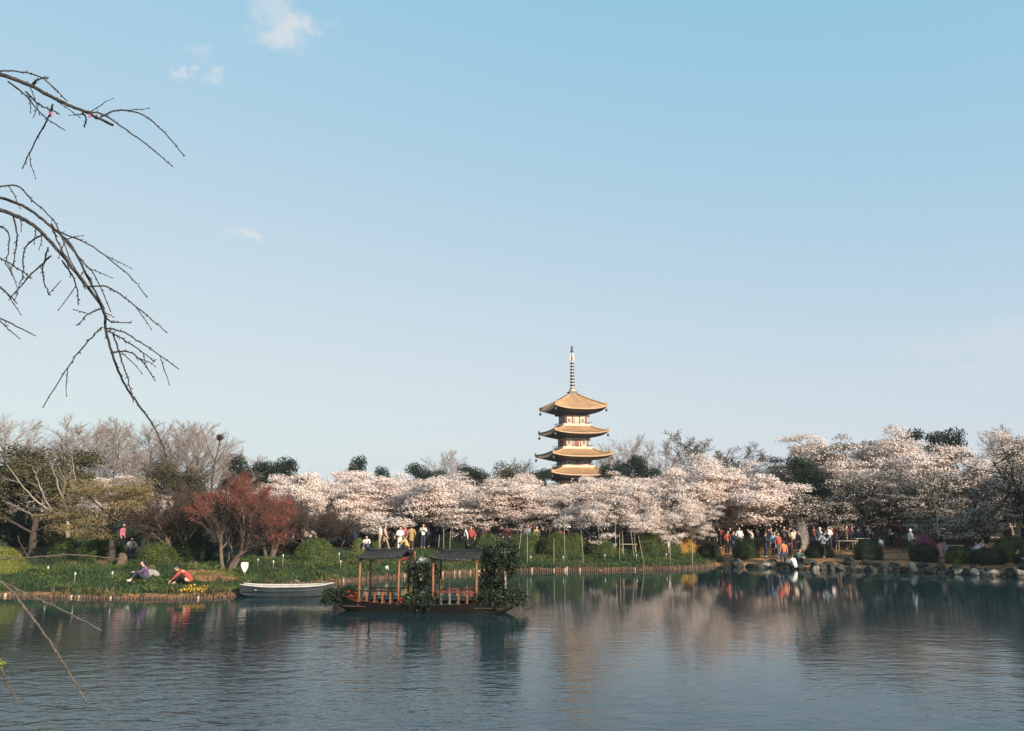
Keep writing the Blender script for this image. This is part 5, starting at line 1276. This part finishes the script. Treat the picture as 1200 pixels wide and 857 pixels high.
def cloth(c):
    gy = sum(PAL[c]) / 3; q = tuple((x * .75 + gy * .25) * .8 for x in PAL[c]); return mat('cloth ' + c, q, tuple(x * .7 for x in q), .85, 9, bump=.2)
def person(px, Y, pose, top, legs, label, face=0., s=1.0, shoe='black', hat=None, group=None, base_py=None, hair=None):
    p = gpt(px, Y) if base_py is None else ghit(px, base_py)
    o = thing('person', label, 'person', p, face, group); o.scale = (s, s, s)
    me, coat, tro, hm, shoes = POSES[pose]
    part('body', me, o)
    for nm, m_, c in (('coat', coat, top), ('trousers', tro, legs), ('hair', hm, hat or hair)):
        q = part(nm, m_, o)
        if c: q.material_slots[0].link = 'OBJECT'; q.material_slots[0].material = cloth(c)
        if nm == 'hair' and hat: q.name = 'hat'
    if pose in ('stand', 'walk', 'phone', 'stand_coat', 'hold') and int(px * 7 + Y) % 5 < 2:
        q = part('backpack', BAG, o, (0, .20, 1.22)); q.material_slots[0].link = 'OBJECT'; q.material_slots[0].material = cloth(['darkgrey', 'navy', 'brown', 'darkred', 'grey'][int(px) % 5])
    o.rotation_euler = (math.sin(px) * .05, math.cos(px * 1.7) * .04, face)
    for m_ in shoes:
        q = part('shoe', m_, o); q.material_slots[0].link = 'OBJECT'; q.material_slots[0].material = cloth(shoe)
# face: 0 looks at the camera; pi turns away; +pi/2 looks to the right of the picture
L_, Rt, AW = -PI / 2, PI / 2, PI
GPP = 'visitors among the cherry trees'
person(168, 0, 'sit', 'purple', 'navy', 'person in a purple jacket sitting on the grass facing left', L_ + .5, 1., 'white', base_py=682, group='people sitting by the water')
person(217, 0, 'bend', 'red', 'black', 'person in a red shirt sitting bent forward over their feet', L_ + .3, 1.05, 'grey', base_py=685, group='people sitting by the water')
for a in [
    (173, 50, 'phone', 'yellow', 'cream', 'person in a yellow coat on the path behind the left bank', .4), (157, 50, 'squat', 'white', 'grey', 'person in white squatting left of the yellow coat', .6),
    (145, 54, 'stand', 'hotpink', 'black', 'person in a pink top under the golden tree', Rt),
    (340, 62, 'stand', 'hotpink', 'navy', 'person in hot pink standing right of the red tree', .3), (351, 55, 'hold', 'pink', 'black', 'person in a white and pink top before the lit round shrub', 0),
    (398, 66, 'stand', 'darkgrey', 'black', 'person in dark grey by the leftmost cherry trunks', L_), (407, 64, 'walk', 'black', 'jeans', 'person in black and jeans walking left of the small yellow shrub', Rt),
    (416, 62, 'stand_coat', 'navy', 'black', 'person in a long navy coat above the small yellow shrub', AW), (427, 66, 'phone', 'tan', 'black', 'person in tan taking a picture under the cherries', .2), (431, 60, 'sit', 'white', 'jeans', 'person in white sitting right of the small yellow shrub', 0),
    (446, 60, 'hold', 'cream', 'tan', 'person in a cream jacket above the left boat canopy', L_), (452, 60.5, 'walk', 'pink', 'tan', 'person in pale pink beside the cream jacket', Rt), (459, 62, 'stand', 'black', 'black', 'person all in black right of the pale pink one', 0),
    (469, 58.5, 'hold', 'white', 'white', 'person all in white left of the yellow jacket', .5), (476, 58.5, 'squat', 'yellow', 'black', 'person in a yellow jacket bending above the boat', L_), (482, 60, 'stand_coat', 'ochre', 'brown', 'person in a long ochre coat above the boat', AW), (473, 64, 'stand', 'hotpink', 'black', 'person in magenta behind the ochre coat', 0),
    (496, 62, 'phone', 'white', 'navy', 'person in a white top holding up a phone between the canopies', 0), (503, 65, 'stand', 'paleblue', 'black', 'person in pale blue between the boat canopies', L_), (529, 64, 'stand', 'grey', 'jeans', 'person in grey behind the right canopy', Rt),
    (536, 66, 'walk', 'darkgrey', 'navy', 'person in dark clothes walking behind the right canopy', Rt), (545, 62, 'walk', 'white', 'black', 'person in white walking behind the right canopy end', L_), (553, 62, 'stand', 'red', 'black', 'person in red behind the vine at the stern', 0), (566, 63, 'stand_coat', 'darkred', 'black', 'person in dark red right of the low blossom branch', AW), (594, 64, 'stand', 'darkred', 'navy', 'person in dark red left of the wide green shrub', 0),
    (617, 63, 'stand', 'grey', 'black', 'person in grey above the wide green shrub', .4), (628, 61, 'hold', 'yellow', 'orange', 'person in pale yellow above the wide green shrub', .5), (637, 62, 'stand', 'navy', 'darkred', 'person in navy beside the pale yellow one', L_), (654, 61, 'stand', 'orange', 'red', 'person in orange above the left dome shrub', 0), (665, 61, 'hold', 'red', 'white', 'person in red and white above the right dome shrub', L_), (658, 63, 'stand', 'black', 'black', 'person in black between the orange and the red one', AW), (676, 63, 'walk', 'navy', 'navy', 'person in navy right of the double dome shrub', Rt),
    (690, 60, 'sit', 'darkgrey', 'black', 'person in dark grey sitting between the double dome and round shrubs', 0), (755, 62, 'squat', 'orange', 'black', 'person in orange leaning over the dark table', L_), (782, 62, 'hold', 'pink', 'white', 'person in pale pink and white beside the dome shrub', L_), (777, 64, 'stand', 'grey', 'black', 'person in grey behind the pale pink one', 0),
    (836, 66, 'walk', 'darkgrey', 'black', 'person in dark clothes striding left with a red bag', L_), (843, 68, 'stand', 'darkred', 'black', 'person in dark red behind the striding one', L_),
    (850, 63, 'hold', 'red', 'black', 'person in a red jacket at the left of the crowd', .3), (857, 61.5, 'phone', 'navy', 'jeans', 'person in jeans with a pale scarf right of the red jacket', Rt), (866, 66, 'stand_coat', 'white', 'red', 'tall person in a white coat and red', .2), (862, 60.5, 'stand', 'peach', 'darkred', 'child in peach before the tall white coat', 0),
    (879, 65, 'up', 'white', 'black', 'person in a white top and black trousers with raised arms', L_), (887, 67, 'stand', 'black', 'green', 'person in black above the tall dome shrub', AW), (895, 59, 'hold', 'navy', 'navy', 'person in dark navy standing on the open earth', Rt), (905, 60, 'stand', 'blue', 'navy', 'person in a bright blue jacket', 0),
    (911, 58.5, 'stand', 'red', 'jeans', 'person in red half behind the orange jacket', .3), (915, 57, 'stand', 'orange', 'jeans', 'person in a bright orange jacket and jeans near the water', AW), (924, 59, 'stand_coat', 'darkred', 'black', 'person in dark red right of the orange jacket', L_), (909, 65, 'stand', 'black', 'black', 'person in black behind the blue and orange jackets', AW),
    (917, 66, 'phone', 'darkgrey', 'black', 'person in dark grey holding a phone behind the orange jacket', .2), (928, 63, 'up', 'cream', 'navy', 'person in cream with raised hands under the blossom', AW), (934, 60, 'stand_coat', 'brown', 'black', 'person in a long brown coat right of the crowd', L_), (933, 56.5, 'squat', 'green', 'black', 'person in green squatting behind the white coat', .4),
    (927, 54.2, 'squat', 'white', 'black', 'person in a white jacket crouching on the rocks at the water', AW + .5), (901, 66, 'walk', 'grey', 'black', 'person in grey walking behind the navy one', Rt),
    (959, 64, 'stand_coat', 'white', 'black', 'person in a white hat and coat beside the grey feathery shrub', L_), (962, 58, 'phone', 'white', 'black', 'person in white and black taking a picture above the dark round shrub', Rt), (967, 58.5, 'stand', 'navy', 'black', 'person in dark blue close to the one taking a picture', L_), (970, 65, 'hold', 'white', 'navy', 'person in white left of the one in red', 0), (974, 65.5, 'stand', 'red', 'navy', 'person in red under the shaded cherry', L_),
    (990, 67, 'stand', 'red', 'black', 'person in red behind the picnic table', .3), (996, 66, 'walk', 'pink', 'grey', 'person in pale clothes right of the red one behind the table', Rt), (1008, 69, 'stand', 'grey', 'black', 'person in grey left of the group in grey', 0), (1016, 67, 'hold', 'grey', 'jeans', 'person in pale grey in the middle of the shaded group', .5), (1020, 68, 'stand', 'white', 'darkgrey', 'person in off white in the shaded group', L_), (1027, 65, 'sit', 'darkgrey', 'black', 'person in grey sitting behind the stout shrub', 0),
    (1031, 60, 'stand', 'paleblue', 'tan', 'child in a pale blue jacket right of the stout shrub', AW), (1042, 68, 'hold', 'white', 'black', 'person in white under the dark trees left of the tent', Rt), (1065, 58.5, 'hold', 'white', 'green', 'person in a white cap and green beside the tent', Rt), (1099, 57, 'stand', 'black', 'pink', 'person in black and pale pink by the pale twisting tree', L_),
    (1142, 58, 'sit', 'white', 'grey', 'person in white sitting on the bank above the low shrub', L_), (1147, 58.6, 'sit', 'pink', 'black', 'person in pink sitting behind the one in white', .3), (1178, 60, 'stand', 'navy', 'jeans', 'person in navy and blue jeans standing near the right edge', AW), (1186, 50.8, 'sit', 'black', 'black', 'person in black sitting on the shore rocks near the right edge', .4), (1197, 62, 'stand', 'navy', 'black', 'person in dark blue by the pale table', L_)]:
    px, Y, pose, tc, lc, lab, fc = a
    s = .66 if 'child' in lab else random.Random(px).uniform(.95, 1.05)
    person(px, Y + (1.6 if 'rocks at the water' in lab else 0), pose, tc, lc, lab, fc, s, 'white' if 'white' in lab and 'sit' in lab else 'black', hat='white' if ('cap' in lab or 'hat' in lab) else None, group=GPP)
# crowd deeper under the trees, indistinguishable in the shade
RC = random.Random(99)
for k in range(72):
    px = RC.choice([RC.uniform(385, 600), RC.uniform(600, 700), RC.uniform(840, 1060), RC.uniform(930, 1060)]); c = RC.choice(['black', 'navy', 'darkgrey', 'brown', 'grey', 'darkred'])
    person(px, RC.uniform(64, 80), RC.choice(['stand', 'walk', 'hold', 'stand_coat']), c, RC.choice(['black', 'navy', 'jeans']), 'person in dark clothes deep in the shade under the cherry trees', RC.uniform(0, 6.28), RC.uniform(.92, 1.05), group='people deep in the shade under the trees')

# ------------------------------------------------------------------ weeping tree beside the viewer: its hanging branches reach into the view
def near_tree():
    R = random.Random(17); tx, ty = -2.75, 1.75; g = gz(tx, ty)
    o = thing('weeping_tree', 'bare budding tree at the left edge with drooping twigs over the water', 'tree', (tx, ty, g)); org = Vector((tx, ty, g))
    mk = mat('backlit near bark', (.055, .05, .047), (.028, .026, .026), .7, 60, spec=.3, bump=.5, bscale=180)  # bark coloured dark for upper branches seen against the bright sky
    mk2 = mat('sunlit near bark', (.13, .11, .092), (.065, .055, .047), .7, 60, spec=.3, bump=.5, bscale=180)  # same bark in a paler colour, sunlight on the lower twigs painted in
    mbud = mat('near bud', (.075, .05, .045), (.04, .03, .03), .6, 60); mpink = mat('pink near bud', (.62, .10, .16), (.5, .07, .12), .6, 60)
    b = MB(); b.tube([Vector(p) - org for p in ((tx, ty, g - .2), (tx + .02, ty, g + .8), (tx - .05, ty + .05, g + 2.0), (tx + .05, ty + .1, g + 3.2), (tx + .1, ty + .2, g + 4.2))], [.17, .145, .12, .085, .05], 12); b.build('trunk', mk, o)
    fork = [Vector((tx + .05, ty + .1, 5.0)), Vector((tx, ty + .05, 4.5)), Vector((tx - .03, ty + .05, 3.9)), Vector((tx, ty, 3.1))]
    def wig(pts, n, amp):
        q = []
        for i in range(len(pts) - 1):
            p0 = pts[max(i - 1, 0)]; p1 = pts[i]; p2 = pts[i + 1]; p3 = pts[min(i + 2, len(pts) - 1)]
            for k in range(n):
                t = k / n; v = .5 * ((2 * p1) + (p2 - p0) * t + (2 * p0 - 5 * p1 + 4 * p2 - p3) * t * t + (3 * p1 - p0 - 3 * p2 + p3) * t ** 3)
                q.append(v + Vector((R.gauss(0, amp), R.gauss(0, amp), R.gauss(0, amp))))
        q.append(pts[-1]); return q
    def branch(course, Y0, Y1, w0, w1, root=None, m=mk, buds=12, par=o, name='branch', pink=(), sub=0):
        n = len(course); pts = [at(c[0], c[1], Y0 + (Y1 - Y0) * i / (n - 1)) for i, c in enumerate(course)]
        if root is not None: pts = [root, root.lerp(pts[0], .55) + Vector((0, 0, .12))] + pts
        q = wig([p - org for p in pts], 6, .0007); k = len(q); Ym = (Y0 + Y1) / 2
        r0, r1 = w0 / 2 / FPX * Ym, w1 / 2 / FPX * Ym
        rad = []
        nr = 12 if root is not None else 0
        for i in range(k):
            if i < nr: rad.append(r0 * (1.6 - .6 * i / nr))
            else: t = (i - nr) / max(1, k - 1 - nr); rad.append(r0 + (r1 - r0) * t)
            rad[-1] *= R.uniform(.94, 1.07) * .82
        b = MB(); b.tube(q, rad, 7, 0)
        for j in range(buds):
            i = R.randrange(max(nr, 1), k - 1); d = (q[i + 1] - q[i]).normalized(); s = rot_dir(d, math.radians(R.uniform(30, 60)), R.random() * 6.28)
            L = R.uniform(.004, .008); r = max(rad[i] * .4, .0012); p = q[i] + s * rad[i] * .6
            b.tube([p, p + s * L * .5, p + s * L], [r * .8, r, r * .25], 5, 1)
        for j in range(sub):
            i = R.randrange(max(nr, 1), k - 2); d = (q[i + 1] - q[i]).normalized(); sdir = rot_dir(d, math.radians(R.uniform(25, 55)), R.random() * 6.28); L = R.uniform(.025, .09); P = [q[i]]
            for z in range(4): sdir = (sdir + Vector((R.gauss(0, .10), R.gauss(0, .10), R.gauss(0, .10) - .05))).normalized(); P.append(P[-1] + sdir * L / 4)
            b.tube(P, [min(rad[i] * .5, .0016), .0013, .0012, .0010, .0007], 5, 0); b.tube([P[-1], P[-1] + sdir * .003, P[-1] + sdir * .007], [.0009, .0016, .0005], 5, 1)
            for z in (1, 2, 3): e = rot_dir(sdir, 1., R.random() * 6.28); b.tube([P[z], P[z] + e * .0025, P[z] + e * .005], [.001, .0013, .0004], 4, 1)
        ob = b.build(name, [m, mbud], par)
        for (px, py, YY) in pink:
            def scr(p): w_ = p + org; cz = _ct * w_.y + _st * (w_.z - CAM_H); return (CX + w_.x / cz * FPX, CY - (-_st * w_.y + _ct * (w_.z - CAM_H)) / cz * FPX)
            c = min(q, key=lambda p: (scr(p)[0] - px) ** 2 + (scr(p)[1] - py) ** 2) + Vector((0, 0, -.004)); z = MB(); z.tube([c + Vector((0, 0, .007)), c + Vector((0, 0, .002)), c + Vector((.001, 0, -.004)), c + Vector((.002, 0, -.009))], [.001, .0028, .003, .001], 7); z.build('bud', mpink, ob)
        return ob
    A = branch([(-60, 72), (0, 87), (40, 103), (75, 121), (100, 131), (133, 147)], 2.0, 2.15, 6.5, 4.0, fork[0], buds=30, pink=[(104, 133, 2.12)], sub=3)
    for c in ([(-8, 84), (20, 84), (50, 92), (79, 119)], [(36, 101), (45, 93), (57, 91)], [(100, 131), (120, 134), (145, 150), (175, 172), (203, 196)], [(118, 137), (140, 129), (168, 135), (192, 155), (217, 183)],
              [(62, 122), (55, 142), (40, 168), (26, 198)], [(10, 96), (30, 112), (50, 135), (76, 153)], [(96, 130), (101, 140), (99, 148)], [(30, 107), (45, 122), (62, 130), (70, 134)]):
        branch(c, 2.07, 2.12 + R.uniform(-.1, .12), 2.8, 1.5, buds=16, par=A, name='twig', sub=1, pink=[(60, 130, 2.1)] if c[0] == (62, 122) else ())
    B = branch([(-60, 222), (0, 246), (30, 258), (55, 279), (90, 320), (120, 362), (124, 388), (135, 425), (147, 452), (165, 478), (182, 502), (195, 536)], 1.95, 2.2, 6.0, 2.0, fork[1], buds=44, sub=9)
    B2 = branch([(-60, 218), (0, 232), (30, 243), (60, 266), (85, 290), (105, 330), (122, 362)], 2.1, 2.05, 5.0, 2.6, fork[1], buds=24, sub=5)
    for c in ([(0, 219), (20, 218), (38, 235), (65, 262), (85, 310), (112, 350)], [(62, 268), (80, 276), (110, 290), (150, 322), (173, 349)], [(70, 275), (95, 305), (112, 325), (130, 366)], [(98, 336), (125, 336), (150, 352), (175, 372), (196, 390)],
              [(120, 384), (105, 398), (80, 430), (50, 478)], [(122, 384), (145, 390), (175, 408), (210, 433)], [(130, 414), (150, 412), (168, 425), (182, 447)], [(126, 388), (140, 395), (160, 408), (182, 424)], [(132, 390), (142, 420), (150, 445), (157, 472)],
              [(118, 362), (104, 368), (90, 382)], [(60, 300), (40, 318), (25, 335), (10, 352)], [(15, 250), (20, 275), (18, 292), (16, 310)], [(50, 275), (30, 290), (27, 320), (28, 325)], [(56, 290), (50, 318), (55, 340), (58, 346)], [(72, 305), (88, 330), (92, 358)],
              [(-12, 296), (10, 308), (38, 326)], [(-10, 330), (8, 343), (20, 356)], [(60, 262), (68, 285), (88, 318)], [(-14, 262), (8, 270), (10, 290), (6, 310)], [(120, 365), (128, 376), (140, 378), (154, 378)]):
        branch(c, 2.03, 2.05 + R.uniform(-.12, .15), 2.6, 1.3, buds=18, par=B, name='twig', sub=1)
    C = branch([(-60, 360), (0, 374), (20, 383), (42, 394)], 2.0, 2.05, 3.0, 1.4, fork[2], buds=8)
    branch([(0, 376), (10, 386), (24, 398)], 2.0, 2.04, 1.8, 1.2, buds=4, par=C, name='twig')
    D = branch([(-60, 660), (0, 655), (40, 653), (85, 650), (120, 653), (150, 657)], 1.95, 2.1, 3.4, 1.5, fork[3], mk2, 8)
    branch([(32, 652), (36, 645), (45, 633)], 2.0, 2.05, 1.6, .8, m=mk2, buds=2, par=D, name='twig')
    branch([(32, 652), (26, 640), (20, 628)], 2.0, 2.05, 1.4, .8, m=mk2, buds=1, par=D, name='twig')
    E = branch([(-60, 650), (0, 681), (40, 700), (80, 718), (121, 740)], 1.9, 2.05, 3.6, 1.5, fork[3], mk2, 5)
    F_ = branch([(0, 681), (18, 698), (38, 725), (55, 747), (70, 770), (88, 800), (102, 825)], 1.93, 1.9, 3.8, 2.4, None, mk2, 14, par=E, name='twig')
    G = branch([(-50, 730), (-5, 775), (8, 800), (22, 824)], 1.85, 1.9, 3.4, 2.0, fork[3], mk2, 6)
    q = MB(); c = np.array(tuple(at(1, 781, 1.87) - org)); rng = np.random.default_rng(2); q.leaves(c + rng.normal(size=(16, 3)) * .006, .013, rng, 0, .5); q.build('leaf_tuft', [mat('fresh leaf tuft', (.24, .26, .06), (.16, .19, .05), .6, 40, trans=.3)], G)
near_tree()

# ------------------------------------------------------------------ thin haze in the air
def haze():
    b = MB(); b.box((0, 900, 15.5), (5200, 4200, 35)); m = bpy.data.materials.new('thin haze'); m.use_nodes = True
    n, l = m.node_tree.nodes, m.node_tree.links; n.remove(n['Principled BSDF']); v = n.new('ShaderNodeVolumePrincipled')
    v.inputs['Density'].default_value = .00022; v.inputs['Color'].default_value = (.86, .92, .97, 1); v.inputs['Anisotropy'].default_value = .1
    l.new(v.outputs[0], n['Material Output'].inputs['Volume']); o = b.build('haze', m); tag(o, kind='stuff')
haze()
